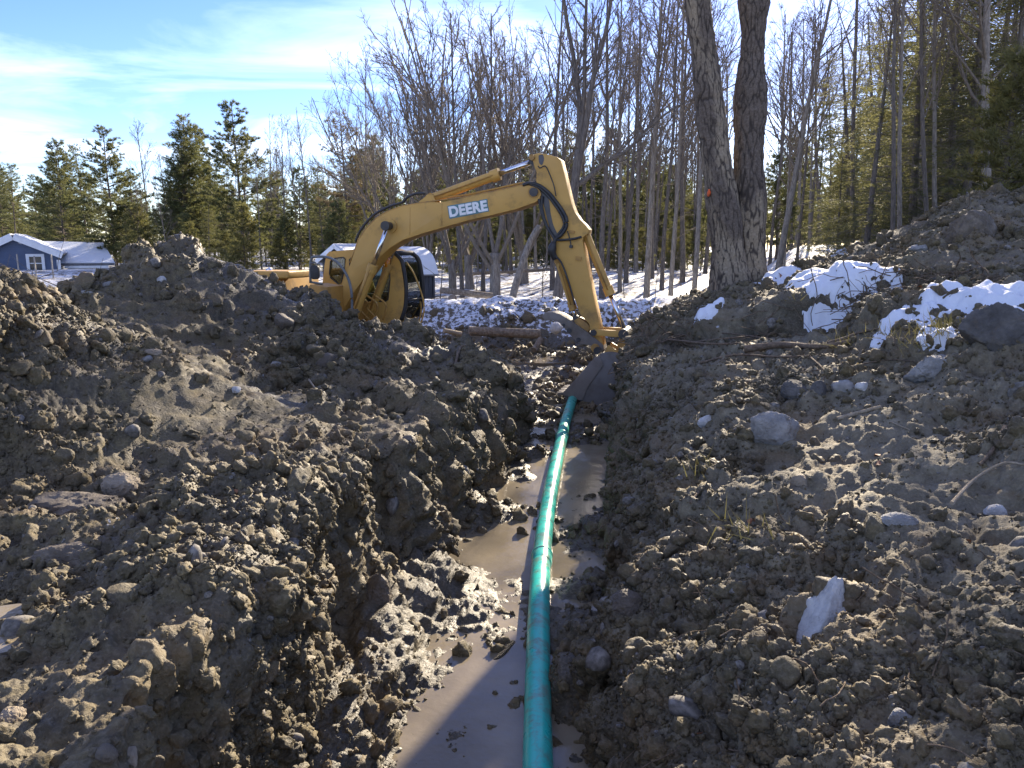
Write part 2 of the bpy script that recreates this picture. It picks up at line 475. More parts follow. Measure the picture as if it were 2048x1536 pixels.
# ------------------------------------------------------------------ excavated ground: dense mesh, rows along the trench
NC, Y0, Y1, DK = 980, 1.35, 27.0, 0.0045
NR = int(math.log(Y1 / Y0) / DK)
ys = Y0 * np.exp(np.arange(NR) * DK)
VX = np.empty((NR, NC)); VZ = np.empty((NR, NC))
for j, y in enumerate(ys):
    half = .78 * y + 2.6
    xs = np.linspace(-half, half, 2600)
    zs = H(xs, np.full_like(xs, y))
    ds = np.hypot(np.diff(xs), np.diff(zs))
    w = np.where(np.abs(xs[1:]) < .70 * y + .5, 1.0, .30)
    s = np.concatenate(([0], np.cumsum(ds * w)))
    q = np.linspace(0, s[-1], NC)
    VX[j] = np.interp(q, s, xs); VZ[j] = np.interp(q, s, zs)
VY = np.repeat(ys[:, None], NC, 1)
P = np.stack((VX, VY, VZ), -1)
def grid_normals(P):
    a = np.gradient(P, axis=1); b = np.gradient(P, axis=0)
    n = np.cross(a, b); n /= np.linalg.norm(n, axis=-1)[..., None] + 1e-12
    return n
N = grid_normals(P).reshape(-1, 3)
P = P.reshape(-1, 3)
X, Y, Z = P[:, 0], P[:, 1], P[:, 2]
xr_ = np.interp(Y, XR_Y, XR_X); xl_ = np.interp(Y, XL_Y, XL_X)
lump = sstep(-1.12, -1.02, Z)
in_floor = (sstep(-.05, .12, X - xl_) * sstep(-.05, .12, xr_ - X)) * sstep(13.5, 12.5, Y)
flat = sstep(12.3, 13.5, Y) * sstep(21.5, 20.5, Y) * sstep(-.75, -.95, Z)      # mud flat behind
snow_zone = sstep(20.2, 21.8, Y)
right = sstep(0, .3, X - xr_)
amp = 1.0 - .60 * in_floor * (1 - .75 * lump) - .45 * flat
amp = amp * (1 - .55 * snow_zone)
smooth_ = sstep(.02, .34, vnoise(P * .8, 47) + .35 * vnoise(P * 2.1, 48))      # patches the bucket or a boot has smeared flat
msk = (.55 + .65 * sstep(-.35, .35, vnoise(P * 0.9, 41))) * (1 - .72 * smooth_)
soft = 1 - .30 * right                                                 # the right bank is a finer, drier till
far = sstep(7, 10, Y) * (1 - right)                                    # spoil heap: coarser lumps
warp = P + .10 * np.stack((vnoise(P * 3, 51), vnoise(P * 3, 52), vnoise(P * 3, 53)), -1)
d = 0.0
d = d + amp * .10 * fbm(P * 1.5, 3, 61) * (1 + .8 * far)
b1, b2, bid = worley(warp * 1.45, 77, True, True)                    # slabs that broke off in one piece
d = d + amp * (.17 + .05 * far) * (bid - .5) * sstep(0, .16, b2 - b1)
d = d + right * .07 * vnoise(P * np.array((1.1, 1.1, 5.5)), 97) * (1 - in_floor)
w1 = worley(warp * 2.6, 71)
d = d + amp * msk * (.14 + .16 * far) * soft * (.55 - w1 * w1 * 1.1)
w2 = worley(warp * 7.5, 72)
d = d + amp * msk * (.080 + .03 * far) * (.4 + .6 * soft) * (.5 - w2 * w2 * 1.25)
w3 = worley(P * 21.0, 73)
m3 = sstep(-.3, .4, vnoise(P * 1.7, 44)) * (1 - .7 * smooth_)
d = d + (amp * .6 + .4) * (.35 + .65 * m3) * .034 * (.5 - w3 * w3 * 1.3)
d = d + (amp * .5 + .5) * .040 * (1 - .6 * smooth_) * fbm(P * 15, 4, 81, .62) + amp * .075 * fbm(P * 5.2, 4, 83, .58)
# tooth marks and runnels on the cut faces
steep = sstep(.75, .45, N[:, 2]) * (1 - in_floor)
d = d + steep * .070 * fbm(P * np.array((5.0, 9.0, 1.1)), 3, 91) 
d = d + steep * .034 * vnoise(P * np.array((9.0, 17.0, 1.6)), 95)
# smooth bucket-scraped face on the near spoil heap
scr = np.exp(-(((X + 2.75) / .55) ** 2 + ((Y - 6.1) / .55) ** 2))
d = d * (1 - .65 * np.clip(scr * 1.3, 0, 1))
P2 = P + N * d[:, None]
ter = MB()
i = np.arange(NR - 1)[:, None] * NC; j = np.arange(NC - 1)[None, :]
ter.add(P2, np.stack((i + j, i + j + 1, i + NC + j + 1, i + NC + j), -1).reshape(-1, 4))
ground = ter.build("excavated_ground", M['mud'])
tag(ground, "churned muddy ground and spoil banks around the open pipe trench", None, None, "structure")
N2 = grid_normals(P2.reshape(NR, NC, 3)).reshape(-1, 3)
greyv = np.clip(right * (.75 + .4 * vnoise(P * .7, 101)) + .15 * vnoise(P * 2.2, 102), 0, 1)
sl_ = Y - (11.0 - .72 * (X - 1.7))
topsoil = sstep(-.75, -.25, sl_) * sstep(.45, .1, sl_) * sstep(1.3, 1.9, X) * sstep(5.8, 5.0, X) * right
wetv = np.clip(.72 * topsoil * sstep(-.5, .1, vnoise(P * 2.4, 133) + .25) + .85 * in_floor + .80 * flat + .75 * far * sstep(9.5, 11, Y) * sstep(-.35, .3, vnoise(P * .8, 103) + .1) + .5 * sstep(.15, .5, vnoise(P * 1.1, 104)) * (1 - right)
               + .35 * right * sstep(-.4, -.9, Z) , 0, 1)
snv = snow_zone * (.53 + .34 * sstep(22.3, 25, Y)) - .30 * sstep(.3, -.3, N2[:, 2] - .55)
snv = np.maximum(snv, sstep(13.0, 14.5, Y) * sstep(-5.8, -7.2, X) * .50)
pt = vnoise(P * np.array((.9, .9, .9)), 107)
snv = np.maximum(snv, sstep(14.5, 16, Y) * sstep(2.9, 3.6, X) * (.42 + .35 * pt))
snv = np.maximum(snv, right * sstep(9.5, 10.5, Y) * sstep(2.2, 2.8, X) * sstep(3.6, 3.0, X) * (.30 + .25 * pt))
snv = np.maximum(snv, .40 * sstep(.25, .55, vnoise(P * 1.9, 109)) * sstep(-1.5, -2.3, X) * sstep(6.5, 5, Y))
for nm, arr in (("grey", greyv), ("wet", wetv), ("snow", snv)):
    at_ = ground.data.attributes.new(nm, 'FLOAT', 'POINT'); at_.data.foreach_set("value", arr.astype(np.float32))

# wide ground sheet (snowy woodland and fields) reaching the horizon
def spread(lo, hi, c0, c1, step, g=1.13):
    v = list(np.arange(c0, c1 + 1e-6, step)); s = step
    while v[-1] < hi: s *= g; v.append(v[-1] + s)
    s = step
    while v[0] > lo: s *= g; v.insert(0, v[0] - s)
    return np.array(v)
gx = spread(-900, 900, -32, 32, .4); gy = spread(-300, 1500, -4, 60, .4)
GX, GY = np.meshgrid(gx, gy)
gz = H(GX.ravel(), GY.ravel())
fan = sstep(0, .9, (.78 * GY.ravel() + 2.3) - np.abs(GX.ravel())) * sstep(1.3, 2.0, GY.ravel()) * sstep(27.0, 26.2, GY.ravel())
gz = gz - .55 * fan - .03
gp = np.stack((GX.ravel(), GY.ravel(), gz), -1)
gb = MB()
ny, nx = GX.shape
i = np.arange(ny - 1)[:, None] * nx; j = np.arange(nx - 1)[None, :]
gb.add(gp, np.stack((i + j, i + j + 1, i + nx + j + 1, i + nx + j), -1).reshape(-1, 4))
m, nt, b = new_mat("snowy_ground")
v = wpos(nt)
s1 = nz(nt, 3.0, 9, .72, v); s2 = nz(nt, .35, 4, .55, v)
lit = ramp(nt, nz(nt, 6.0, 6, .7, v), ((.35, (.045, .032, .02)), (.65, (.15, .105, .06))))
fac = ramp(nt, mth(nt, 'ADD', s1, mth(nt, 'MULTIPLY', mth(nt, 'SUBTRACT', s2, .5), .35)), ((.44, (0, 0, 0)), (.53, (1, 1, 1))))
nt.links.new(mix(nt, fac, lit, (.62, .65, .69)), b.inputs["Base Color"])
b.inputs["Roughness"].default_value = .75
bump(nt, b, nz(nt, 5.0, 6, .6, v), .7, .12)
M['snowground'] = m
sheet = gb.build("snowy_ground", m)
tag(sheet, "thin snow over leaf litter on the woodland floor", None, None, "structure")

bpy.context.view_layer.update()
def hit(u, v, default=6.0):
    """where the photograph's ray meets the excavated ground: point, normal, depth"""
    r = ray(u, v); L = np.linalg.norm(r)
    ok, loc, nor, _ = ground.ray_cast(Vector(CAM), Vector(r / L))
    if not ok: return at(u, v, default), np.array((0, 0, 1.0)), default
    loc = np.array(loc)
    return loc, np.array(nor), float(np.linalg.norm(loc - CAM) / L)
def drop(x, y):
    ok, loc, nor, _ = ground.ray_cast(Vector((x, y, 12)), Vector((0, 0, -1)))
    return (loc.z, np.array(nor)) if ok else (float(H(np.array([x]), np.array([y]))[0]), np.array((0, 0, 1.0)))

# ------------------------------------------------------------------ muddy water standing in the trench
def rock_arrays(seed, sub=3, planes=9, angular=.75, noise=.10, dims=(1, 1, 1)):
    bm = bmesh.new(); bmesh.ops.create_icosphere(bm, subdivisions=sub, radius=1.0)
    V = np.array([v.co[:] for v in bm.verts]); F = np.array([[v.index for v in f.verts] for f in bm.faces]); bm.free()
    rg = np.random.default_rng(seed)
    nrm = rg.normal(size=(planes, 3)); nrm /= np.linalg.norm(nrm, axis=1)[:, None]
    dd = rg.uniform(.62, .98, planes)
    c = np.maximum(V @ nrm.T, 1e-3)
    rad = (dd[None, :] / c); rad = np.minimum(rad, 1.35)
    k = 26.0
    sm = -np.log(np.exp(-k * rad).sum(1) + np.exp(-k * 1.2)) / k
    V = V * (1 + angular * (sm - 1))[:, None]
    V = V * (1 + noise * fbm(V * 1.9 + seed * 3.1, 4, seed, .6))[:, None]
    V = V * np.asarray(dims)
    return V, F

m, nt, b = new_mat("muddy_water")
v = wpos(nt)
nt.links.new(ramp(nt, nz(nt, 1.6, 4, .5, v), ((.35, (.15, .125, .085)), (.65, (.23, .195, .14)))), b.inputs["Base Color"])
b.inputs["Roughness"].default_value = .07; b.inputs["IOR"].default_value = 1.33; b.inputs["Specular IOR Level"].default_value = .5
rip = mth(nt, 'ADD', nz(nt, 5.0, 3, .5, v), mth(nt, 'MULTIPLY', nz(nt, 34.0, 4, .6, v), .22))
bump(nt, b, rip, .2, .04)
M['water'] = m
def water_sheet(name, ring, z, label):
    mb = MB(); n = len(ring)
    V = [(x, y, z) for x, y in ring] + [(x, y, z - .12) for x, y in ring]
    mb.ngon(V, [list(range(n))] + [[n + k for k in reversed(range(n))]] + [[i, n + i, n + (i + 1) % n, (i + 1) % n] for i in range(n)])
    o = mb.build(name, M['water'], smooth=False)
    return tag(o, label, None, None, "structure")
yw = np.linspace(2.3, 13.2, 24)
ring = [(np.interp(y, XL_Y, XL_X) - .18, y) for y in yw] + [(np.interp(y, XR_Y, XR_X) + .12, y) for y in yw[::-1]]
water_sheet("trench_water", ring, -1.112, "brown muddy water lying along the trench floor")
def blob_ring(cx, cy, rx, ry, seed):
    rg = random.Random(seed); ph = [rg.uniform(0, 6.28) for _ in range(4)]
    return [(cx + rx * math.cos(t) * (1 + .16 * math.sin(2 * t + ph[0]) + .1 * math.sin(3 * t + ph[1])),
             cy + ry * math.sin(t) * (1 + .16 * math.sin(2 * t + ph[2]) + .08 * math.sin(5 * t + ph[3]))) for t in np.linspace(0, 2 * math.pi, 40, endpoint=False)]
water_sheet("puddle", blob_ring(.35, 18.6, 1.5, .75, 4), -1.085, "shallow puddle on the mud flat below the excavator arm")
p0, _, _ = hit(40, 1262)
water_sheet("bench_puddle", blob_ring(p0[0] - .12, p0[1], .34, .2, 7), p0[2] + .012, "small muddy puddle on the near bench at the picture's edge")

# ------------------------------------------------------------------ crumbs, clods and pebbles: real pieces, instanced, one mass
def clod_source(seed, sub, noise, ang, mat, dims=(1, .9, .72)):
    V, F = rock_arrays(seed, sub, 7, ang, noise, dims)
    if noise > .2: V = V * (1 + .75 * (.45 - worley(V * 2.3 + seed, seed) ** 2))[:, None]
    mb = MB(); mb.add(V, None, F)
    me = mb.mesh("clod_shape"); me.materials.append(mat)
    return bpy.data.objects.new(f"clod_shape_{seed}", me)
M['pebble'] = simple("pebble_stone", (.07, .062, .050), (.22, .20, .17), .75, 2.0, .3, 20)
def scatter_mass(name, label, pts, scl, rot, idx, sources, extra):
    me = bpy.data.meshes.new(name); me.vertices.add(len(pts)); me.vertices.foreach_set("co", pts.astype(np.float32).ravel())
    a = me.attributes.new("scl", 'FLOAT_VECTOR', 'POINT'); a.data.foreach_set("vector", scl.astype(np.float32).ravel())
    a = me.attributes.new("rot", 'FLOAT_VECTOR', 'POINT'); a.data.foreach_set("vector", rot.astype(np.float32).ravel())
    a = me.attributes.new("idx", 'INT', 'POINT'); a.data.foreach_set("value", idx.astype(np.int32))
    for nm, arr in extra.items():
        a = me.attributes.new(nm, 'FLOAT', 'POINT'); a.data.foreach_set("value", arr.astype(np.float32))
    me.update()
    src = bpy.data.collections.new(name + "_shapes")
    for o in sources: src.objects.link(o)
    ng = bpy.data.node_groups.new(name + "_scatter", 'GeometryNodeTree')
    ng.interface.new_socket("Geometry", in_out='INPUT', socket_type='NodeSocketGeometry')
    ng.interface.new_socket("Geometry", in_out='OUTPUT', socket_type='NodeSocketGeometry')
    nd = ng.nodes; lk = ng.links
    gi = nd.new("NodeGroupInput"); go = nd.new("NodeGroupOutput")
    ci = nd.new("GeometryNodeCollectionInfo"); ci.inputs["Collection"].default_value = src
    ci.inputs["Separate Children"].default_value = True; ci.inputs["Reset Children"].default_value = True
    ip = nd.new("GeometryNodeInstanceOnPoints"); ip.inputs["Pick Instance"].default_value = True
    def na(nm, ty):
        n = nd.new("GeometryNodeInputNamedAttribute"); n.data_type = ty; n.inputs["Name"].default_value = nm
        return n.outputs["Attribute"]
    lk.new(gi.outputs[0], ip.inputs["Points"]); lk.new(ci.outputs[0], ip.inputs["Instance"])
    lk.new(na("idx", 'INT'), ip.inputs["Instance Index"])
    lk.new(na("rot", 'FLOAT_VECTOR'), ip.inputs["Rotation"]); lk.new(na("scl", 'FLOAT_VECTOR'), ip.inputs["Scale"])
    lk.new(ip.outputs[0], go.inputs[0])
    o = link(name, me); md = o.modifiers.new("scatter", 'NODES'); md.node_group = ng
    return tag(o, label, None, None, "stuff")
rng = np.random.default_rng(11)
clods = [clod_source(s, 3, .40, .5, M['clod']) for s in range(200, 210)]
# choose surface points: probability follows area seen from the camera
area = np.linalg.norm(np.cross(np.gradient(P2.reshape(NR, NC, 3), axis=1).reshape(-1, 3), np.gradient(P2.reshape(NR, NC, 3), axis=0).reshape(-1, 3)), axis=1)
dist = np.linalg.norm(P2 - CAM, axis=1)
infr = (np.abs(X) < .74 * Y + .6) & (Y < 24) & (snv < .5)
dens = .35 + 1.3 * sstep(-.2, .5, vnoise(P * 1.25, 121))
dens = dens * (1 - .75 * smooth_) * (1 - .55 * in_floor) * (1 + .5 * right) * (1 - .8 * np.clip(scr, 0, 1))
prob = area * infr * dens * (1 + .9 * far) / np.maximum(dist, 1.5) ** 1.3
prob /= prob.sum()
NCL = 200000
ci_ = rng.choice(len(P2), NCL, p=prob)
size = .0035 * rng.pareto(1.9, NCL) + .0035
size = size * (.55 + .11 * dist[ci_])
size = np.minimum(size, .028 + .0055 * dist[ci_])
pos = P2[ci_] + N2[ci_] * (size * rng.uniform(-.45, .35, NCL))[:, None] + rng.normal(size=(NCL, 3)) * .004
scl = size[:, None] * rng.uniform(.65, 1.35, (NCL, 3))
blocks = [clod_source(s, 4, .15, .9, M['clod'], (1, .85, .7)) for s in range(220, 226)]
NBK = 520
bi_ = rng.choice(len(P2), NBK, p=prob * 0 + (prob * (1 - .6 * right)) / (prob * (1 - .6 * right)).sum())
bs_ = rng.uniform(.028, .085, NBK) * (.6 + .07 * dist[bi_])
pos = np.vstack((pos, P2[bi_] - N2[bi_] * (bs_ * rng.uniform(.1, .5, NBK))[:, None])); scl = np.vstack((scl, bs_[:, None] * rng.uniform(.7, 1.4, (NBK, 3))))
ixs = np.concatenate((rng.integers(0, 10, NCL), rng.integers(10, 16, NBK))); ci_all = np.concatenate((ci_, bi_))
scatter_mass("soil_clods", "loose crumbs and clods of dug soil strewn over the banks", pos, scl, rng.uniform(0, 6.28, (NCL + NBK, 3)), ixs, clods + blocks,
             {"grey": greyv[ci_all], "wet": wetv[ci_all]})
pebs = [clod_source(s, 2, .12, .6, M['pebble']) for s in range(300, 306)]
NPB = 1700
pi_ = rng.choice(len(P2), NPB, p=prob)
size = np.clip((.006 * rng.pareto(2.0, NPB) + .009) * (.6 + .10 * dist[pi_]), 0, .075)
scatter_mass("pebbles", "small pale stones and pebbles lying in the dug soil", P2[pi_] + N2[pi_] * (size * .15)[:, None], size[:, None] * rng.uniform(.7, 1.3, (NPB, 3)),
             rng.uniform(0, 6.28, (NPB, 3)), rng.integers(0, 6, NPB), pebs, {})

# ------------------------------------------------------------------ stones one can pick out
def stone_mat(name, c1, c2, rough=.8, mudamt=.5):
    m, nt, b = new_mat(name); v = wpos(nt)
    col = ramp(nt, nz(nt, 9.0, 7, .65, v), ((.3, c1), (.7, c2)))
    col = mix(nt, ramp(nt, nz(nt, 6.5, 7, .7, v), ((mudamt, (0, 0, 0)), (mudamt + .12, (.9, .9, .9)))), col, (.085, .066, .044))
    nt.links.new(col, b.inputs["Base Color"]); b.inputs["Roughness"].default_value = rough
    bump(nt, b, mth(nt, 'ADD', nz(nt, 14.0, 7, .7, v), mth(nt, 'MULTIPLY', nz(nt, 70.0, 5, .6, v), .4)), .8, .03)
    return m
M['rock_grey'] = stone_mat("rock_grey", (.16, .155, .145), (.33, .32, .295), .8, 0.54)
M['rock_dark'] = stone_mat("rock_dark", (.045, .042, .038), (.13, .12, .105), .8, 0.6)
M['rock_tan'] = stone_mat("rock_tan", (.16, .125, .085), (.34, .285, .205), .8, 0.54)
M['rock_pale'] = stone_mat("rock_pale", (.32, .31, .29), (.55, .54, .51), .8, 0.58)
M['rock_mud'] = stone_mat("rock_muddy", (.07, .056, .04), (.20, .165, .12), .7, .44)
def rock(u, v, w, h, mat, label, seed, depth=.8, tilt=(0, 0, 0), sink=.25, ang=.85, noise=.08, sub=4, name="stone", dmax=None):
    p, n, dd = hit(u, v)
    if dmax and dd > dmax: p = at(u, v, dmax); dd = dmax
    sx = w * dd / FPX / 2; sz = h * dd / FPX / 2; sy = depth * (sx + sz) / 2
    V, F = rock_arrays(seed, 5 if w > 60 else sub, 8, ang, noise, (1, 1, 1))
    V = V * (1 + (.05 + noise * .5) * fbm(V * 5.0 + seed, 4, seed + 1, .6) + .04 * vnoise(V * 14, seed))[:, None] * np.array((sx, sy, sz))
    mb = MB(); mb.add(V, None, F)
    o = mb.build(name, M[mat], sharp=38)
    o.rotation_euler = [R(t) for t in tilt]
    o.location = p - n * sy * sink + np.array((0, 0, 0))
    return tag(o, label, "rock")
rock(1548, 872, 104, 84, 'rock_grey', "flat-faced pale grey stone set in the right bank", 3, .5, (8, 20, 0), .15, .95, .03)
rock(1992, 668, 118, 104, 'rock_dark', "dark wedge-shaped boulder beside the snow at the right edge", 5, .8, (0, -12, 0), .2, 1.0, .06)
rock(1872, 742, 130, 78, 'rock_grey', "broad grey slab of rock below the dark boulder", 8, .7, (0, -10, 0), .3, .95, .06)
rock(1598, 782, 62, 46, 'rock_dark', "dark blocky stone above the flat grey stone", 9, .9, (0, 8, 10), .2, .95, .05)
rock(1641, 782, 32, 40, 'rock_dark', "smaller dark stone leaning on the dark blocky one", 10, .9, (0, 0, 0), .2, .95, .05)
rock(1683, 775, 48, 36, 'rock_grey', "rounded grey stone right of the dark blocky stones", 12, .9, (0, 0, 0), .3, .6, .05)
rock(1727, 774, 30, 20, 'rock_pale', "small cream angular stone right of the dark blocky stones", 13, .9, (0, 14, 0), .2, 1.0, .03)
rock(1660, 1228, 74, 190, 'rock_pale', "long slanted frosty slab of stone low in the right bank", 14, .6, (-25, 27, 0), -.35, .95, .04)
rock(1622, 1206, 30, 26, 'rock_pale', "small white stone touching the long slanted slab", 15, .9, (0, 0, 0), .2, .9, .04)
rock(1522, 1238, 36, 36, 'rock_grey', "small tan stone left of the long slanted slab", 16, .9, (0, 0, 0), .3, .8, .05)
rock(1796, 1440, 44, 46, 'rock_grey', "rounded grey stone at the bottom right of the bank", 17, .9, (0, 0, 0), .3, .7, .05)
rock(1598, 962, 32, 36, 'rock_tan', "small brown stone below the flat grey stone", 18, .9, (0, 0, 0), .3, .7, .05)
rock(1410, 842, 30, 20, 'rock_pale', "pale chip of stone left of the flat grey stone", 19, .7, (0, -30, 0), .2, .95, .03)
rock(1643, 660, 18, 14, 'rock_grey', "small round stone in the cut below the snow cap", 20, .9, (0, 0, 0), .3, .5, .04)
rock(1850, 497, 62, 18, 'rock_grey', "long flat grey stone on top of the far right heap", 21, 1.2, (0, 0, 0), .1, .7, .04)
rock(1930, 470, 96, 92, 'rock_mud', "tall earthy block standing on the far right heap", 22, .6, (0, 10, 0), .2, .9, .10)
rock(1798, 1040, 66, 34, 'rock_grey', "low grey stone half buried in the right bank", 23, .9, (0, 0, 0), .3, .8, .05)
rock(1250, 1205, 70, 60, 'rock_mud', "earth-caked stone in the foot of the right trench wall", 24, .8, (0, 0, 0), .35, .7, .08)
rock(22, 1444, 62, 56, 'rock_tan', "tan boulder at the lower left edge above a dark hollow", 25, .9, (0, 0, 0), .1, .7, .05)
rock(262, 1520, 36, 44, 'rock_tan', "angular yellowish stone at the bottom left", 26, .9, (0, 15, 0), .2, .95, .03)
rock(212, 1508, 44, 40, 'rock_mud', "mud-smeared round stone at the bottom left", 27, .9, (0, 0, 0), .25, .5, .06)
rock(132, 1118, 136, 62, 'rock_mud', "overhanging flat slab of earthy rock on the near bench", 28, .8, (0, 4, 0), .1, .8, .12)
rock(150, 1020, 190, 110, 'rock_mud', "large slanted frosty block on the near bench", 29, .9, (0, -14, 0), .3, .8, .10)
rock(238, 968, 70, 62, 'rock_tan', "rounded tan stone behind the large frosty block", 30, .9, (0, 0, 0), .25, .7, .06)
rock(497, 918, 44, 30, 'rock_tan', "small tan stone on the bench before the spoil heap", 31, .9, (0, 0, 0), .3, .7, .05)
rock(472, 780, 26, 14, 'rock_pale', "small pale stone at the foot of the spoil heap", 32, .9, (0, 0, 0), .2, .7, .04)
rock(552, 735, 22, 34, 'rock_grey', "upright grey stone on the right flank of the spoil heap", 33, .9, (0, 10, 0), .2, .9, .04)
rock(308, 704, 34, 18, 'rock_tan', "flat tan stone at the left foot of the spoil heap", 34, .9, (0, 10, 0), .2, .7, .04)
rock(296, 704 + 14, 26, 16, 'rock_grey', "grey stone touching the flat tan stone", 35, .9, (0, 0, 0), .2, .7, .04)
rock(322, 560, 18, 18, 'rock_pale', "small pale cobble near the crest of the spoil heap", 36, .9, (0, 0, 0), .2, .5, .04)
rock(216, 568, 34, 14, 'rock_grey', "flat grey stone on the left shoulder of the spoil heap", 37, .9, (0, 0, 0), .2, .6, .04)
rock(170, 586, 40, 16, 'rock_grey', "long grey stone at the left end of the spoil heap", 38, .9, (0, -8, 0), .2, .6, .04)
rock(655, 722, 42, 34, 'rock_mud', "round stone on the right slope of the spoil heap", 39, .9, (0, 0, 0), .2, .6, .06)
rock(570, 648, 46, 40, 'rock_mud', "dark angular stone under the crest lumps of the spoil heap", 40, .9, (0, 12, 0), .2, .9, .06)
rock(820, 880, 34, 24, 'rock_mud', "wet stone in the face of the left trench wall", 41, .9, (0, 0, 0), .3, .7, .05)
rock(1052, 892, 40, 14, 'rock_dark', "dark flat stone on the trench floor left of the pipe", 42, .9, (0, 0, 0), .2, .6, .05)
rock(1134, 850, 12, 10, 'rock_pale', "white cobble touching the far stretch of pipe", 43, .9, (0, 0, 0), .2, .5, .04)
rock(758, 1195, 78, 96, 'rock_mud', "dark block of earth hanging in the left trench wall", 44, .7, (0, 6, 0), .25, .8, .10)
rock(1990, 1020, 50, 26, 'rock_pale', "small frosted stone at the right edge of the bank", 45, .8, (0, 0, 0), .3, .7, .05)
rock(1112, 656, 24, 22, 'rock_pale', "whitish round boulder on the mud flat behind the thumb", 46, .9, (0, 0, 0), .1, .4, .03, dmax=19.0)
rg = random.Random(3)

# ------------------------------------------------------------------ sewer pipe
m, nt, b = new_mat("green_pvc")
v = wpos(nt)
dirt = ramp(nt, nz(nt, 14.0, 7, .7, v), ((.50, (0, 0, 0)), (.68, (.8, .8, .8))))
smear = ramp(nt, nz(nt, 3.2, 8, .72, v, .6), ((.52, (0, 0, 0)), (.64, (.75, .75, .75))))
nt.links.new(mix(nt, smear, mix(nt, dirt, (.025, .44, .36), (.14, .15, .11)), (.17, .15, .105)), b.inputs["Base Color"])
nt.links.new(ramp(nt, nz(nt, 6.0, 5, .6, v), ((.3, (.22,) * 3), (.7, (.42,) * 3))), b.inputs["Roughness"])
M['pvc'] = m
PR = .080
pipe_z = -1.04
def on_z(u, v, z):
    r = ray(u, v); return CAM + r * ((z - CAMZ) / r[2])
pj = [on_z(1080, 1536, pipe_z), on_z(1084, 1108, pipe_z), on_z(1124, 872, pipe_z), on_z(1146, 796, pipe_z)]
start = pj[0] + (pj[0] - pj[1]) * .55
pj[0] = start
for q in pj: q[2] = pipe_z
pipe = thing("sewer_pipe", "teal green plastic pipe running along the flooded trench floor", "pipe", tuple(pj[1] * np.array((1, 1, 0)) + np.array((0, 0, pipe_z))))
pl = np.array(pipe.location)
line = catmull([q - pl for q in pj], 24)
for k in range(3):
    a, c = pj[k] - pl, pj[k + 1] - pl
    dirv = (c - a) / np.linalg.norm(c - a); L = np.linalg.norm(c - a)
    side = np.cross(dirv, (0, 0, 1.0))
    tt = np.linspace(0, 1, 26)
    mid = line[24 * k:24 * (k + 1) + 1] + np.array((0, 0, -.004 * (k % 2)))
    mb = MB(); mb.tube(mid, PR, 32)
    sec = mb.build("pipe_section", M['pvc'], pipe, sharp=40)
    if k < 2:                                # bell at the joint: flared socket on the near length
        e = c; bd = -dirv
        mb = MB(); mb.tube([e + bd * .22, e + bd * .185, e + bd * .05, e + bd * .045, e + bd * .02, e + bd * .015, e], [PR + .001, PR * 1.10, PR * 1.10, PR * 1.17, PR * 1.17, PR * 1.10, PR * 1.09], 32)
        mb.build("bell_joint", M['pvc'], sec, sharp=30)

# ------------------------------------------------------------------ excavator
def paint(name, c, dirtc=(.12, .085, .05), amt=.54, rough=.46, rust=True):
    m, nt, b = new_mat(name)
    v = coord(nt)
    n1 = nz(nt, 2.2, 8, .68, v); n2 = nz(nt, 26, 5, .7, v)
    c2 = tuple(x * .80 for x in c)
    col = ramp(nt, nz(nt, .9, 4, .6, v), ((.35, c), (.7, c2)))
    col = mix(nt, ramp(nt, n1, ((amt, (0, 0, 0)), (amt + .2, (.8, .8, .8)))), col, dirtc)
    if rust: col = mix(nt, ramp(nt, n2, ((.70, (0, 0, 0)), (.76, (.8, .8, .8)))), col, (.09, .03, .012))
    nt.links.new(col, b.inputs["Base Color"])
    nt.links.new(ramp(nt, n1, ((.3, (rough,) * 3), (.7, (min(1, rough + .3),) * 3))), b.inputs["Roughness"])
    return m
M['yellow'] = paint("worn_yellow_paint", (.53, .305, .068))
M['yellow2'] = paint("dirty_yellow_paint", (.42, .225, .045), amt=.50)
M['cast'] = paint("muddy_steel", (.20, .175, .15), (.10, .078, .055), .46, .6)
M['bucketsteel'] = paint("scoured_steel", (.17, .158, .145), (.10, .085, .065), .47, .5)
M['black'] = simple("black_rubber", (.012, .012, .012), (.03, .03, .03), .55, 8)
M['darksteel'] = simple("dark_steel", (.02, .02, .021), (.055, .05, .045), .5, 6, .2, 30)
M['chrome'] = simple("chrome_rod", (.62, .63, .65), None, .16, metal=1.0)
M['greytube'] = simple("grey_rail", (.09, .10, .10), (.16, .16, .16), .45, 5)
m, nt, b = new_mat("cab_glass")
nt.nodes.remove(b)
g = nt.nodes.new("ShaderNodeBsdfGlossy"); g.inputs["Roughness"].default_value = .03; g.inputs["Color"].default_value = (.9, .95, .95, 1)
t_ = nt.nodes.new("ShaderNodeBsdfTransparent"); t_.inputs["Color"].default_value = (.72, .78, .76, 1)
fr = nt.nodes.new("ShaderNodeFresnel"); fr.inputs["IOR"].default_value = 1.5
mx = nt.nodes.new("ShaderNodeMixShader")
nt.links.new(mth(nt, 'ADD', fr.outputs[0], .04), mx.inputs[0]); nt.links.new(t_.outputs[0], mx.inputs[1]); nt.links.new(g.outputs[0], mx.inputs[2])
nt.links.new(mx.outputs[0], nt.nodes["Material Output"].inputs[0])
M['glass'] = m
m, nt, b = new_mat("amber_lens")
b.inputs["Base Color"].default_value = (.85, .30, .01, 1); b.inputs["Roughness"].default_value = .25; b.inputs["Transmission Weight"].default_value = .4
M['amber'] = m

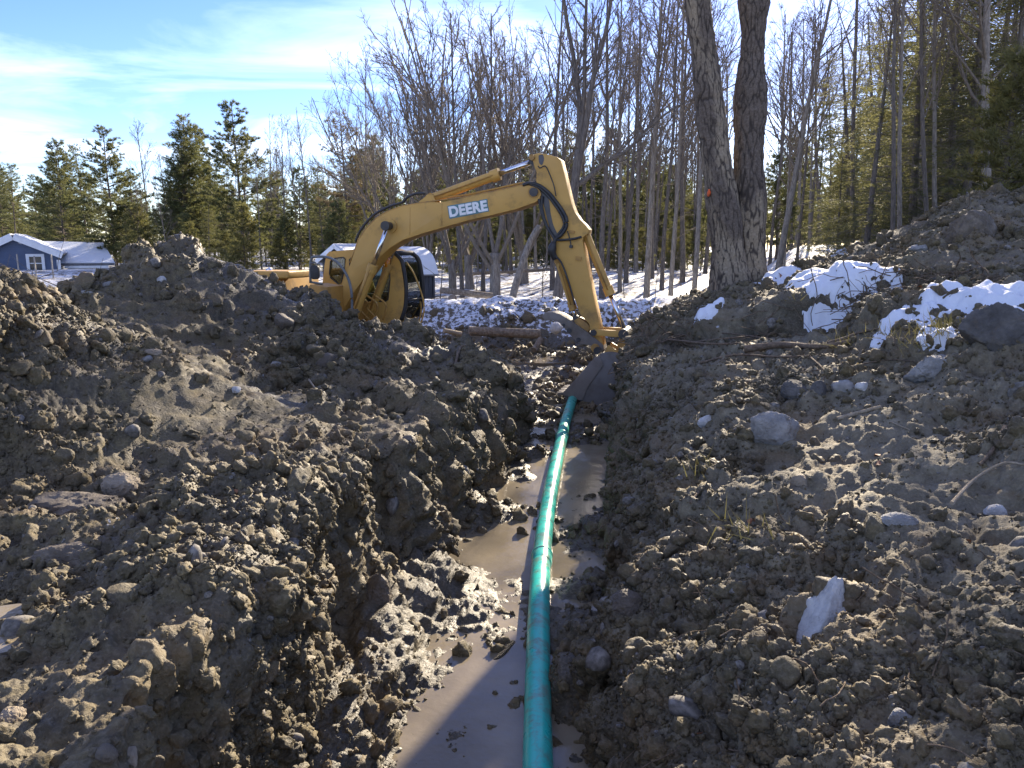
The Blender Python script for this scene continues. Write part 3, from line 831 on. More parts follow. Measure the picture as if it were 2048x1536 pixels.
TH = R(15.0)
EXF = np.array((math.cos(TH), -math.sin(TH), 0)); EXL = np.array((math.sin(TH), math.cos(TH), 0))   # forward, left (away from camera)
PIV = at(1205, 697, 13.6)                                   # arm tip pin
EXG = -1.16
EXO = PIV - EXF * 5.55; EXO[2] = EXG
exc = thing("excavator", "yellow tracked excavator digging at the far end of the pipe trench", "excavator", tuple(EXO), -TH)
def pm(u, v, l=0.0):
    """pixel -> (forward, up) in the excavator's plane at lateral offset l (left positive)"""
    r = ray(u, v); o = CAM - EXO
    t = (l - o @ EXL) / (r @ EXL)
    q = o + r * t
    return (float(q @ EXF), float(q[2]))
def p3(u, v, l=0.0):
    a, b = pm(u, v, l); return np.array((a, l, b))
BW = .22
bt = [(658, 626), (672, 598), (694, 545), (711, 497), (717, 480), (730, 460), (751, 438), (774, 424), (805, 413), (857, 404), (880, 404.5), (932, 395), (1000, 381), (1040, 371.5), (1066, 371), (1079, 378), (1082, 388), (1079, 398), (1072, 404), (1034, 418), (1010, 424),
      (985, 430), (932, 442), (897, 452), (845, 467), (806, 480), (780, 496), (761, 513), (744, 535), (727, 558), (704, 590), (688, 618), (672, 640), (655, 642)]
boom = plate("boom", [pm(u, v, -BW) for u, v in bt], -BW, BW, M['yellow'], exc, bevel=.012)
# top flange plate and weld seam lines on the boom side
for u, vt, vb in ((884, 404, 455), (820, 411, 473)):
    a = p3(u, vt + 3, -BW); c = p3(u, vb - 3, -BW); mb = MB(); mb.tube([a, c], .004, 5); mb.build("weld_seam", M['yellow2'], boom)
top_line = [(700, 528), (711, 500), (717, 482), (730, 462), (751, 440), (774, 426), (805, 415), (857, 406), (932, 397), (1000, 383), (1040, 373.5), (1062, 373)]
mb = MB(); mb.tube(np.array([p3(u, v - 2.5, -BW + .03) for u, v in top_line]), .016, 6)
mb.build("grease_line", M['yellow2'], boom)
for l in (-.05, .04):
    mb = MB(); mb.tube(np.array([p3(u, v - 3.5, l) for u, v in top_line[7:]]) + np.array((0, 0, .032)), .02, 6); mb.build("hydraulic_line", M['yellow2'], boom)
hose = [(640, 600), (660, 560), (683, 520), (697, 505), (711, 488), (720, 468), (735, 448), (752, 432), (780, 418), (805, 410), (815, 400), (832, 393), (850, 392)]
for l in (-.10, -.02, .08):
    mb = MB(); mb.tube(catmull([p3(u, v - 3, l) + np.array((0, 0, .02)) for u, v in hose[4:]], 6), .024, 8); mb.build("hydraulic_hose", M['black'], boom)
# boom cylinders, either side of the boom
def hyd_cylinder(name, base, top, frac, r, parent, rod_r=None, gland=1.25, base_eye=True):
    """barrel from base to frac of the way, chrome rod to top"""
    base = np.asarray(base, float); top = np.asarray(top, float); d = top - base; k = base + d * frac
    dn = d / np.linalg.norm(d)
    mb = MB(); mb.tube([base, base + dn * .05, base + dn * .06, k - dn * .16, k - dn * .155, k], [r * .8, r * .95, r, r, r * gland, r * gland], 20)
    o = mb.build(name, M['yellow'], parent, sharp=35)
    mb = MB(); mb.tube([k - dn * .05, top], [rod_r or r * .55] * 2, 16); mb.build("piston_rod", M['chrome'], o)
    ax = np.array((0, 1.0, 0))
    mb = MB(); mb.tube([top - ax * r * .9, top + ax * r * .9], r * .95, 16); mb.build("rod_eye", M['darksteel'], o, sharp=35)
    mb = MB(); mb.tube([base - ax * r * .9, base + ax * r * .9], r * 1.05, 16); mb.build("base_eye", M['yellow2'], o, sharp=35)
    mb = MB(); off = np.array((.0, -r * 1.15, 0)); mb.tube([base + dn * .1 + off, k - dn * .1 + off], .014, 6); mb.build("oil_line", M['yellow2'], o)
    return o
BL = BW + .13
nb, ntp = p3(706, 640, -BL), p3(775.5, 452, -BL)
hyd_cylinder("boom_cylinder", nb, ntp, .60, .078, exc)
mir = np.array((1, -1, 1))
hyd_cylinder("boom_cylinder", nb * mir, ntp * mir, .60, .078, exc)
mb = MB(); mb.tube([ntp + np.array((0, -.10, 0)), ntp * mir + np.array((0, .10, 0))], .055, 18); mb.tube([ntp + np.array((0, -.13, 0)), ntp + np.array((0, -.09, 0))], .085, 18)
mb.build("cylinder_pin", M['darksteel'], boom, sharp=35)
mb = MB(); mb.tube([ntp + np.array((0, .125, 0)), ntp + np.array((0, .10, 0))], .125, 24); mb.build("pin_boss", M['yellow'], boom, sharp=35)
# arm cylinder on top of the boom
ab, at_p = p3(864, 397, 0), p3(1069, 322, 0)
hyd_cylinder("arm_cylinder", ab, at_p, .67, .088, exc)
plate("cylinder_bracket", [pm(842, 405), pm(852, 398), pm(860, 390), pm(871, 391), pm(876, 402), pm(878, 407)], -.14, -.10, M['yellow'], boom)
plate("cylinder_bracket", [pm(842, 405), pm(852, 398), pm(860, 390), pm(871, 391), pm(876, 402), pm(878, 407)], .10, .14, M['yellow'], boom)
# arm
AW = .17
apx = [(1064, 317), (1069, 308), (1079, 306), (1096, 309), (1114, 314), (1121, 319), (1128, 345), (1136, 380), (1143, 408), (1150, 425), (1160, 440), (1170, 449), (1178, 459), (1176, 468), (1167, 473), (1165, 482), (1174, 530), (1186, 588), (1199, 648), (1207, 690), (1204, 703), (1194, 702), (1186, 688),
       (1178, 648), (1161, 629), (1140, 574), (1112, 507), (1106, 483), (1088, 447), (1080, 408), (1074, 384), (1072.5, 360), (1073, 345), (1068, 331)]
arm = plate("arm", [pm(u, v, -AW) for u, v in apx], -AW, AW, M['yellow'], exc, bevel=.010)
# arm pivot pin, bosses, black grease patch
pp = p3(1074, 386, 0)
mb = MB(); mb.tube([pp + np.array((0, -BW - .05, 0)), pp + np.array((0, BW + .05, 0))], .075, 20); mb.build("arm_pin", M['darksteel'], arm, sharp=35)
mb = MB(); mb.tube([pp + np.array((0, -BW - .012, 0)), pp + np.array((0, -BW + .02, 0))], .105, 24); mb.build("pin_boss", M['yellow2'], arm, sharp=35)
mb = MB(); tp = p3(1069, 317, 0); mb.tube([tp + np.array((0, -AW - .04, 0)), tp + np.array((0, AW + .04, 0))], .05, 18); mb.build("arm_cylinder_pin", M['yellow2'], arm, sharp=35)
for u, v, w, h in ((1144, 464, .085, .055), (1157, 517, .10, .07)):
    c = p3(u, v, -AW - .008); mb = MB(); mb.box(c, (w, .03, h), Matrix.Rotation(R(8), 3, 'Y')); mb.build("bracket_pad", M['yellow2'], arm, smooth=False)
M['grease'] = simple("black_grease", (.012, .011, .012), (.05, .045, .05), .35, 5)
def stain(pts, mat, name, l):
    P_ = catmull([p3(u, v, l) for u, v in pts + pts[:1]], 5)[:-1]; mb = MB(); n = len(P_)
    Q = P_ + np.array((0, .006, 0)); mb.ngon(np.vstack((P_, Q)), [list(range(n)), list(range(2 * n - 1, n - 1, -1))] + [[i, n + i, n + (i + 1) % n, (i + 1) % n] for i in range(n)])
    return mb.build(name, M[mat], arm, smooth=False)
stain([(1078, 378), (1090, 384), (1098, 402), (1101, 425), (1106, 448), (1112, 462), (1117, 474), (1110, 478), (1102, 466), (1096, 444), (1090, 420), (1084, 398)], 'grease', "grease_stain", -AW - .004)
stain([(1077, 311), (1085, 309), (1088, 318), (1084, 330), (1078, 325)], 'grease', "grease_stain", -AW - .004)
# hoses at the elbow
hs = [
    ([(1046, 370), (1060, 366), (1080, 372), (1099, 387), (1112, 403), (1124, 420), (1133, 438), (1132, 455), (1122, 470), (1112, 478), (1107, 492), (1104, 508)], .030),
    ([(1060, 368), (1078, 376), (1096, 392), (1110, 410), (1122, 428), (1128, 444), (1126, 456), (1117, 468), (1110, 480)], .024),
    ([(1078, 398), (1082, 420), (1088, 440), (1096, 458), (1104, 470), (1110, 480)], .024),
    ([(1084, 392), (1084, 415), (1090, 440), (1098, 460), (1108, 478), (1109, 500), (1113, 518)], .022),
    ([(1108, 480), (1125, 480), (1145, 478), (1163, 474)], .020),
    ([(1104, 500), (1112, 512), (1124, 528), (1138, 566), (1150, 610)], .016),
    ([(1076, 332), (1080, 336), (1088, 332), (1093, 335), (1100, 350), (1108, 372), (1112, 392)], .010),
    ([(1135, 462), (1140, 480), (1142, 492)], .010),
]
for pts, r in hs:
    mb = MB(); mb.tube(catmull([p3(u, v, -AW - .05) for u, v in pts], 6), r, 8); mb.build("hydraulic_hose", M['black'], arm)
mb = MB(); c = p3(1106, 508, -AW - .05); mb.tube(catmull([p3(1108, 484, -AW - .05), p3(1104, 500, -AW - .06), p3(1109, 520, -AW - .05)], 5), [.035, .05, .06, .07, .075, .075, .07, .06, .05, .04, .03], 10)
mb.build("hose_bundle", M['black'], arm)
c = p3(1142.5, 493, -AW - .02); mb = MB(); mb.tube([c + np.array((0, -.05, 0)), c + np.array((0, .02, 0))], .03, 14); mb.build("grease_fitting", M['darksteel'], arm, sharp=35)
# bucket cylinder and linkage
hyd_cylinder("bucket_cylinder", p3(1170, 464, 0), p3(1251, 664, 0), .63, .072, exc, .04)
plate("cylinder_bracket", [pm(1158, 448), pm(1168, 452), pm(1178, 462), pm(1172, 474), pm(1160, 470)], -.15, -.10, M['yellow2'], arm)
L1, L2, L3 = p3(1192, 662, 0), p3(1251, 665, 0), p3(1238, 716, 0)
def bar(name, a, c, w, l0, l1, mat, parent):
    a = np.array((a[0], a[2])); c = np.array((c[0], c[2])); d = (c - a) / np.linalg.norm(c - a); n = np.array((-d[1], d[0])) * w / 2
    return plate(name, [tuple(a - d * w * .4 + n), tuple(a - d * w * .4 - n), tuple(c + d * w * .4 - n), tuple(c + d * w * .4 + n)], l0, l1, M[mat], parent, bevel=.008)
bar("side_link", L1, L2, .11, -.27, -.21, 'yellow', exc); bar("side_link", L1, L2, .11, .21, .27, 'yellow', exc)
bar("bucket_link", L2, L3, .13, -.19, .19, 'yellow2', exc)
for pnt, r in ((L1, .055), (L2, .09), (L3, .06), (PIV, .06)):
    mb = MB()
    q = pnt if pnt is not PIV else p3(1199, 697, 0)
    mb.tube([q + np.array((0, -.30, 0)), q + np.array((0, .30, 0))], r, 18); mb.build("link_pin", M['darksteel'], exc, sharp=35)
# thumb with its cylinder
thumb = [(1084, 632), (1090, 625), (1106, 624), (1121, 629), (1135, 637), (1150, 648), (1170, 662), (1190, 676), (1206, 690), (1208, 700), (1198, 706), (1186, 694), (1172, 689), (1157, 687), (1147, 678), (1139, 668), (1128, 656), (1118, 645), (1104, 640), (1090, 642)]
th = plate("thumb", [pm(u, v, -.20) for u, v in thumb], -.20, .20, M['cast'], exc, bevel=.01)
for u, v, r in ((1143, 659, .045), (1161, 677, .04), (1194, 693, .075), (1132, 648, .03)):
    q = p3(u, v, 0); mb = MB(); mb.tube([q + np.array((0, -.215, 0)), q + np.array((0, .215, 0))], r, 18); mb.build("thumb_pin", M['yellow2' if r > .07 else 'darksteel'], th, sharp=35)
hyd_cylinder("thumb_cylinder", p3(1116, 522, 0), p3(1152, 636, 0), .86, .058, exc, .035)
plate("thumb_bracket", [pm(1150, 640), pm(1160, 634), pm(1176, 644), pm(1184, 656), pm(1176, 664), pm(1160, 656)], -.13, .13, M['yellow2'], th, bevel=.006)
# bucket: two side plates, curved back shell, lip with teeth, coupler ears
BKW = .42
side = [(1192, 716), (1204, 706), (1222, 704), (1243, 711), (1254, 735), (1259, 765), (1255, 795), (1240, 812), (1215, 818), (1180, 812), (1156, 800), (1128, 790), (1126, 785), (1155, 754)]
bs = [pm(u, v, -BKW) for u, v in side]
bkt = plate("bucket", bs, -BKW, -BKW + .03, M['bucketsteel'], exc, bevel=.005)
bo = plate("side_plate", bs, BKW - .03, BKW, M['bucketsteel'], bkt, bevel=.005)
shell = [pm(u, v, -BKW) for u, v in ((1200, 708), (1222, 706), (1242, 713), (1252, 736), (1257, 765), (1253, 794), (1239, 809), (1215, 815), (1180, 809), (1156, 797), (1130, 788))]
sh_out = catmull([(a, 0, b) for a, b in shell], 4)
mb = MB(); n = len(sh_out)
cen = np.array([np.mean([q[0] for q in bs]), 0, np.mean([q[1] for q in bs])])
inn = sh_out + (cen - sh_out) / np.linalg.norm(cen - sh_out, axis=1)[:, None] * .03
V = np.vstack([sh_out + (0, -BKW + .03, 0), sh_out + (0, BKW - .03, 0), inn + (0, BKW - .03, 0), inn + (0, -BKW + .03, 0)])
F = [(r * n + k, r * n + k + 1, ((r + 1) % 4) * n + k + 1, ((r + 1) % 4) * n + k) for r in range(4) for k in range(n - 1)]
mb.add(V, F); mb.build("back_shell", M['bucketsteel'], bkt, sharp=40)
cut = [(1190, 714), (1200, 712), (1207, 730), (1196, 745), (1180, 768), (1172, 782), (1166, 800), (1156, 799), (1128, 790), (1126, 785), (1155, 754)]
plate("side_cutter", [pm(u, v, -BKW) for u, v in cut], -BKW - .022, -BKW - .002, M['cast'], bkt, bevel=.004)
ear = [(1208, 706), (1216, 690), (1232, 700), (1244, 706), (1248, 718), (1240, 740), (1232, 746), (1218, 734)]
for s in (-1, 1):
    plate("coupler_ear", [pm(u, v, -.24) for u, v in ear], s * .24, s * .18, M['yellow'], bkt, bevel=.006)
for k in range(5):
    l = -BKW + .08 + k * (2 * BKW - .16) / 4
    a = pm(1130, 787, -BKW); c = pm(1112, 786, -BKW); e = pm(1132, 793, -BKW)
    plate("tooth", [(a[0], a[1] + .02), c, (e[0], e[1] - .015)], l - .045, l + .045, M['cast'], bkt, bevel=.004)
# lettering on the boom: white letters edged teal
M['white_vinyl'] = simple("white_vinyl", (.72, .73, .74), (.60, .61, .60), .4, 6)
M['teal_vinyl'] = simple("teal_vinyl", (.07, .17, .18), None, .45)
la, lb = p3(900, 433.5, -BW), p3(976, 420, -BW)
ang = math.atan2(lb[2] - la[2], lb[0] - la[0]); wid = np.linalg.norm(lb - la)
def lettering(name, mat, off, y, depth, parent):
    cu = bpy.data.curves.new(name, 'FONT'); cu.body = "DEERE"; cu.size = 1.0; cu.offset = off; cu.extrude = depth; cu.space_character = 1.04
    o = bpy.data.objects.new(name, cu); COL.objects.link(o)
    bpy.context.view_layer.update()
    dg = bpy.context.evaluated_depsgraph_get()
    me = bpy.data.meshes.new_from_object(o.evaluated_get(dg)); bpy.data.objects.remove(o)
    me.materials.append(M[mat]); o = link(name, me, parent)
    return o
lw = lettering("lettering", 'white_vinyl', .045, 0, .0035, boom)
co = np.array([v.co[:] for v in lw.data.vertices]); x0, x1 = co[:, 0].min(), co[:, 0].max()
scl_ = wid / (x1 - x0)
le = lettering("lettering_edge", 'teal_vinyl', .115, 0, .002, boom)
for o, y in ((lw, -BW - .0075), (le, -BW - .004)):
    c = np.array([v.co[:] for v in o.data.vertices])
    hs_ = scl_ * .98
    lx = (c[:, 0] - x0) * scl_; lz = c[:, 1] * hs_
    w = np.stack((la[0] + lx * math.cos(ang) - lz * math.sin(ang), y + -c[:, 2], la[2] + lx * math.sin(ang) + lz * math.cos(ang)), -1)
    o.data.vertices.foreach_set("co", w.astype(np.float32).ravel()); o.data.update()
plate("lettering_backing", [pm(u, v, -BW) for u, v in ((898, 406 + 5), (975, 399), (977, 423), (900, 438))], -BW - .0035, -BW - .001, M['teal_vinyl'], boom)
# cab (left of the boom, beyond it from here)
C0, C1 = .34, 1.30
cab_side = [(644, 612), (645, 566), (649, 530), (653, 509), (659, 503), (707, 499), (760, 497), (786, 506), (800, 520), (806, 545), (810, 580), (808, 615), (800, 640), (792, 650), (760, 660), (700, 664), (650, 660)]
cab_poly = [pm(u, v, C0) for u, v in cab_side]
w1_ = [pm(u, v, C0) for u, v in ((661, 523), (667, 517), (687, 514.5), (690.5, 518), (689, 541), (682, 566), (677, 568), (661, 555), (659, 548))]
w2_ = [pm(u, v, C0) for u, v in ((699, 520), (705, 513), (775, 510), (780, 516), (780, 560), (776, 600), (770, 603), (716, 602), (702, 560))]
cab = plate("cab", cab_poly, C0, C0 + .05, M['yellow'], exc, holes=(w1_, w2_), bevel=0)
plate("cab_left_wall", cab_poly, C1 - .05, C1, M['yellow'], cab, holes=(w1_, w2_))
plate("side_window", w1_, C0 + .02, C0 + .028, M['glass'], cab); plate("side_window", w2_, C0 + .02, C0 + .028, M['glass'], cab)
plate("side_window", w2_, C1 - .03, C1 - .022, M['glass'], cab); plate("side_window", w1_, C1 - .03, C1 - .022, M['glass'], cab)
for wp in (w1_, w2_):
    Q = np.array([(a, C0 - .004, b) for a, b in wp + wp[:1]]); mb = MB(); mb.tube(Q, .012, 6, False); mb.build("window_seal", M['black'], cab)
def strip(name, pts, l0, l1, th_, mat, parent):
    """sheet following a chain of (f,z) points between l0 and l1"""
    Q = np.array(pts, float); n = len(Q)
    tn = np.gradient(Q, axis=0); nn = np.stack((-tn[:, 1], tn[:, 0]), -1); nn /= np.linalg.norm(nn, axis=1)[:, None]
    I = Q - nn * th_
    mk = lambda A, l: np.stack((A[:, 0], np.full(n, l), A[:, 1]), -1)
    V = np.vstack((mk(Q, l0), mk(Q, l1), mk(I, l1), mk(I, l0)))
    F = [(r * n + k, r * n + k + 1, ((r + 1) % 4) * n + k + 1, ((r + 1) % 4) * n + k) for r in range(4) for k in range(n - 1)] + [(0, n, 2 * n, 3 * n), (n - 1, 4 * n - 1, 3 * n - 1, 2 * n - 1)]
    mb = MB(); mb.add(V, F); return mb.build(name, M[mat], parent, sharp=35)
strip("cab_rear_wall", [cab_poly[k] for k in (0, 1, 2, 3)], C0 + .051, C1 - .051, .04, 'yellow', cab)
strip("cab_roof", [cab_poly[k] for k in (3, 4, 5, 6, 7)], C0 + .051, C1 - .051, .05, 'yellow', cab)
front = [cab_poly[k] for k in (7, 8, 9, 10, 11, 12)]
fr_s = catmull([(a, 0, b) for a, b in front], 5)[:, [0, 2]]
strip("windshield", [tuple(q) for q in fr_s], C0 + .10, C1 - .10, .008, 'glass', cab)
for l in (C0 + .03, C1 - .05):
    mb = MB(); mb.tube(np.array([(q[0] + .012, l, q[1]) for q in fr_s]), .042, 8); mb.build("windshield_frame", M['black'], cab)
mb = MB(); mb.tube([(front[0][0] + .01, C0 + .05, front[0][1]), (front[0][0] + .01, C1 - .05, front[0][1])], .045, 8); mb.build("windshield_frame", M['black'], cab)
mid = fr_s[len(fr_s) * 7 // 10]; mb = MB(); mb.tube([(mid[0] + .008, C0 + .06, mid[1]), (mid[0] + .008, C1 - .06, mid[1])], .022, 8); mb.build("windshield_bar", M['black'], cab)
mb = MB(); fz = cab_poly[14][1]; mb.box(((cab_poly[0][0] + front[-1][0]) / 2, (C0 + C1) / 2, fz + .04), (front[-1][0] - cab_poly[0][0] - .06, C1 - C0 - .12, .06)); mb.build("cab_floor", M['darksteel'], cab, smooth=False)
sx = (cab_poly[0][0] + front[-1][0]) / 2 - .2
mb = MB(); mb.box((sx, .82, fz + .48), (.5, .5, .14)); mb.box((sx - .25, .82, fz + .85), (.14, .48, .70), Matrix.Rotation(R(-10), 3, 'Y')); mb.box((sx - .3, .82, fz + 1.28), (.1, .28, .2)); mb.box((sx, .82, fz + .24), (.3, .3, .36))
st = mb.build("operator_seat", M['black'], cab, smooth=False); bevel_mesh(st.data, .04, 3)
for l in (.52, 1.10):
    mb = MB(); mb.box((sx + .35, l, fz + .45), (.45, .16, .5)); mb.build("control_console", M['darksteel'], cab, smooth=False)
# yellow grab rail bowed in front of the windshield
rail = [(792, 520), (806, 519), (817, 530), (828, 548), (838, 572), (846, 598), (848, 620), (843, 642), (834, 654), (822, 652)]
mb = MB(); mb.tube(catmull([p3(u, v, C0 + .30) for u, v in rail], 6), .017, 8); mb.build("grab_rail", M['yellow'], cab)
mb = MB(); mb.tube(catmull([p3(u - 6, v + 2, C1 - .10) for u, v in rail], 6), .017, 8); mb.build("grab_rail", M['yellow'], cab)
# amber lamp by the far boom cylinder
mb = MB(); c = p3(774, 527, .30); mb.tube([c + np.array((-.03, 0, -.09)), c + np.array((-.01, 0, -.06)), c, c + np.array((.02, 0, .07)), c + np.array((.03, 0, .10))], [.03, .055, .06, .045, .02], 12); mb.build("amber_lamp", M['amber'], cab)
# upper structure: deck, engine hood, counterweight, tool box
gz0 = 0.0
mb = MB(); mb.box((-.75, 0, .95), (3.3, 2.35, .16)); dk = mb.build("deck_frame", M['darksteel'], exc, smooth=False)
def bbox(name, c, d, mat, parent, bv=.05):
    mb = MB(); mb.box(c, d); o = mb.build(name, M[mat], parent, smooth=False); bevel_mesh(o.data, bv, 3); return o
hz = pm(560, 556, -.9)[1]
bbox("engine_hood", (-1.35, .05, (hz + 1.04) / 2), (1.55, 2.2, hz - 1.04), 'yellow', exc, .07)
bbox("side_door", (-1.35, -1.06, (hz + .90) / 2), (1.40, .05, hz - 1.25), 'yellow2', exc, .02)
bbox("counterweight", (-2.42, 0, (hz + .80) / 2), (.60, 2.40, hz - .86), 'yellow', exc, .16)
hx = pm(600, 560, -.6)
bbox("hood_cover", (hx[0] - .62, -.35, hz + .05), (.95, .8, .14), 'yellow', exc, .05)
tb = [pm(u, v, -1.12) for u, v in ((617, 573), (620, 568.5), (654, 574), (655, 606), (655, 640), (616, 640))]
tbx = plate("tool_box", tb, -1.12, -.50, M['yellow2'], exc, bevel=.02)
cpos = p3(547, 553, -.3)
mb = MB(); mb.tube(catmull([cpos + np.array((.02, 0, -.35)), cpos + np.array((.0, 0, -.05)), cpos + np.array((-.04, 0, .05)), cpos + np.array((-.12, 0, .13))], 5), .06, 12); mb.build("exhaust_stack", M['chrome'], exc)
M['chrome'].node_tree.nodes["Principled BSDF"].inputs["Roughness"].default_value = .2
# mirror and grey hand rail beside the tool box
rl = [(621, 566), (621, 530), (624, 516), (632, 513.5), (652, 514), (668, 520), (684, 535), (697, 559), (703, 585), (704, 615), (703, 640)]
mb = MB(); mb.tube(catmull([p3(u, v, -.95) for u, v in rl], 6), .024, 10); hr = mb.build("hand_rail", M['greytube'], exc)
mb = MB(); mb.tube(np.array([p3(621, 564, -.95), p3(645, 568, -.95)]), .02, 8); mb.build("rail_foot", M['greytube'], hr)
mc = p3(631.5, 544.5, -.95)
mb = MB(); tt = np.linspace(0, 2 * math.pi, 28, endpoint=False); w_, h_ = .085, .125
pr = [(np.sign(math.cos(t)) * w_ * abs(math.cos(t)) ** .6, np.sign(math.sin(t)) * h_ * abs(math.sin(t)) ** .6) for t in tt]
mirr = plate("mirror", [(mc[0] + a, mc[2] + b) for a, b in pr], -1.0, -.95, M['black'], exc, bevel=.008)
M['mirror_glass'] = simple("mirror_glass", (.75, .78, .8), None, .04, metal=1.0)
plate("mirror_glass", [(mc[0] + a * .88, mc[2] + b * .88) for a, b in pr], -.9495, -.946, M['mirror_glass'], mirr)
mb = MB(); mb.tube(catmull([p3(621, 527, -.97), p3(627, 525, -.97), p3(632, 526, -.97), p3(633, 535, -.97)], 5), .012, 8); mb.build("mirror_bracket", M['greytube'], mirr)
# under the boom: hoses and valve gear between the cylinders
for k in range(5):
    a = p3(716 + 8 * k, 590 + (k % 2) * 14, .05); c = p3(730 + 9 * k, 640, .15); md_ = (a + c) / 2 + np.array((.15 * (-1) ** k, 0, .06))
    mb = MB(); mb.tube(catmull([a, md_, c], 6), .02, 7); mb.build("hydraulic_hose", M['yellow2'], exc)
# undercarriage
mb = MB(); mb.box((0, 0, .62), (1.5, 1.3, .4)); mb.tube([(0, 0, .80), (0, 0, .90)], .62, 28); mb.build("swing_base", M['darksteel'], exc, smooth=False)
shoe = MB(); shoe.box((0, 0, 0), (.16, .60, .025)); shoe.box((-.05, 0, .025), (.02, .60, .04)); shoe.box((.05, 0, .025), (.02, .60, .03))
shoe_me = shoe.mesh("track_shoe", False); shoe_me.materials.append(M['cast'])
for s in (-1, 1):
    yl = s * .98
    oval = [(math.cos(t) * .36 + (1.35 if math.cos(t) > 0 else -1.35), math.sin(t) * .36 + .40) for t in np.linspace(0, 2 * math.pi, 28, endpoint=False)]
    trk = plate("track_frame", [(a * .90, (b - .40) * .78 + .40) for a, b in oval], yl - .16, yl + .16, M['darksteel'], exc, bevel=.02)
    ov = np.array(oval + oval[:1]); sg = np.linalg.norm(np.diff(ov, axis=0), axis=1); cs = np.concatenate(([0], np.cumsum(sg)))
    for t in np.linspace(0, cs[-1], 42, endpoint=False):
        x = np.interp(t, cs, ov[:, 0]); z = np.interp(t, cs, ov[:, 1]); x2 = np.interp(t + .02, cs, ov[:, 0]); z2 = np.interp(t + .02, cs, ov[:, 1])
        o = link("track_shoe", shoe_me, trk); o.location = (x, yl, z); o.rotation_euler = (0, -math.atan2(z2 - z, x2 - x) + math.pi, 0)
    for sx_ in (-1.35, 1.35):
        mb = MB(); mb.tube([(sx_, yl - .10, .40), (sx_, yl + .10, .40)], .31, 24); mb.build("idler_wheel", M['cast'], trk, sharp=35)

# ------------------------------------------------------------------ trees
def bark(name, c1, c2, sc=(6, 6, 1.2), rough=.9, moss=None):
    m, nt, b = new_mat(name)
    v = coord(nt, "Object", sc)
    col = ramp(nt, nz(nt, 3.0, 7, .7, v), ((.33, c1), (.68, c2)))
    if moss: col = mix(nt, ramp(nt, nz(nt, .6, 4, .6, coord(nt)), ((.5, (0, 0, 0)), (.7, (.7, .7, .7)))), col, moss)
    nt.links.new(col, b.inputs["Base Color"]); b.inputs["Roughness"].default_value = rough
    b.inputs["Specular IOR Level"].default_value = .2
    bump(nt, b, nz(nt, 5.0, 6, .7, v), .8, .03)
    return m
M['bark_grey'] = bark("grey_bark", (.11, .095, .078), (.32, .285, .24))
M['bark_dark'] = bark("dark_bark", (.065, .055, .047), (.20, .175, .15))
M['bark_pine'] = bark("pine_bark", (.060, .048, .040), (.17, .14, .115))
M['twig'] = bark("twig_bark", (.11, .09, .070), (.23, .195, .155))
def needles_mat(name, c1, c2, tr=.45):
    m, nt, b = new_mat(name)
    col = ramp(nt, nz(nt, .55, 3, .6, wpos(nt)), ((.35, c1), (.65, c2)))
    nt.links.new(col, b.inputs["Base Color"]); b.inputs["Roughness"].default_value = .6
    b.inputs["Specular IOR Level"].default_value = .25
    t = nt.nodes.new("ShaderNodeBsdfTranslucent")
    nt.links.new(mix(nt, .45, col, (.19, .18, .055)), t.inputs["Color"])
    mx = nt.nodes.new("ShaderNodeMixShader"); mx.inputs[0].default_value = tr
    nt.links.new(b.outputs[0], mx.inputs[1]); nt.links.new(t.outputs[0], mx.inputs[2])
    nt.links.new(mx.outputs[0], nt.nodes["Material Output"].inputs[0])
    return m
M['pine_needles'] = needles_mat("pine_needles", (.070, .092, .040), (.145, .150, .065))
M['hemlock_needles'] = needles_mat("hemlock_needles", (.082, .092, .045), (.155, .150, .075), .55)
M['olive_needles'] = needles_mat("olive_needles", (.105, .11, .038), (.18, .165, .062), .5)
M['dead_needles'] = needles_mat("dead_needles", (.13, .085, .05), (.20, .14, .085), .35)

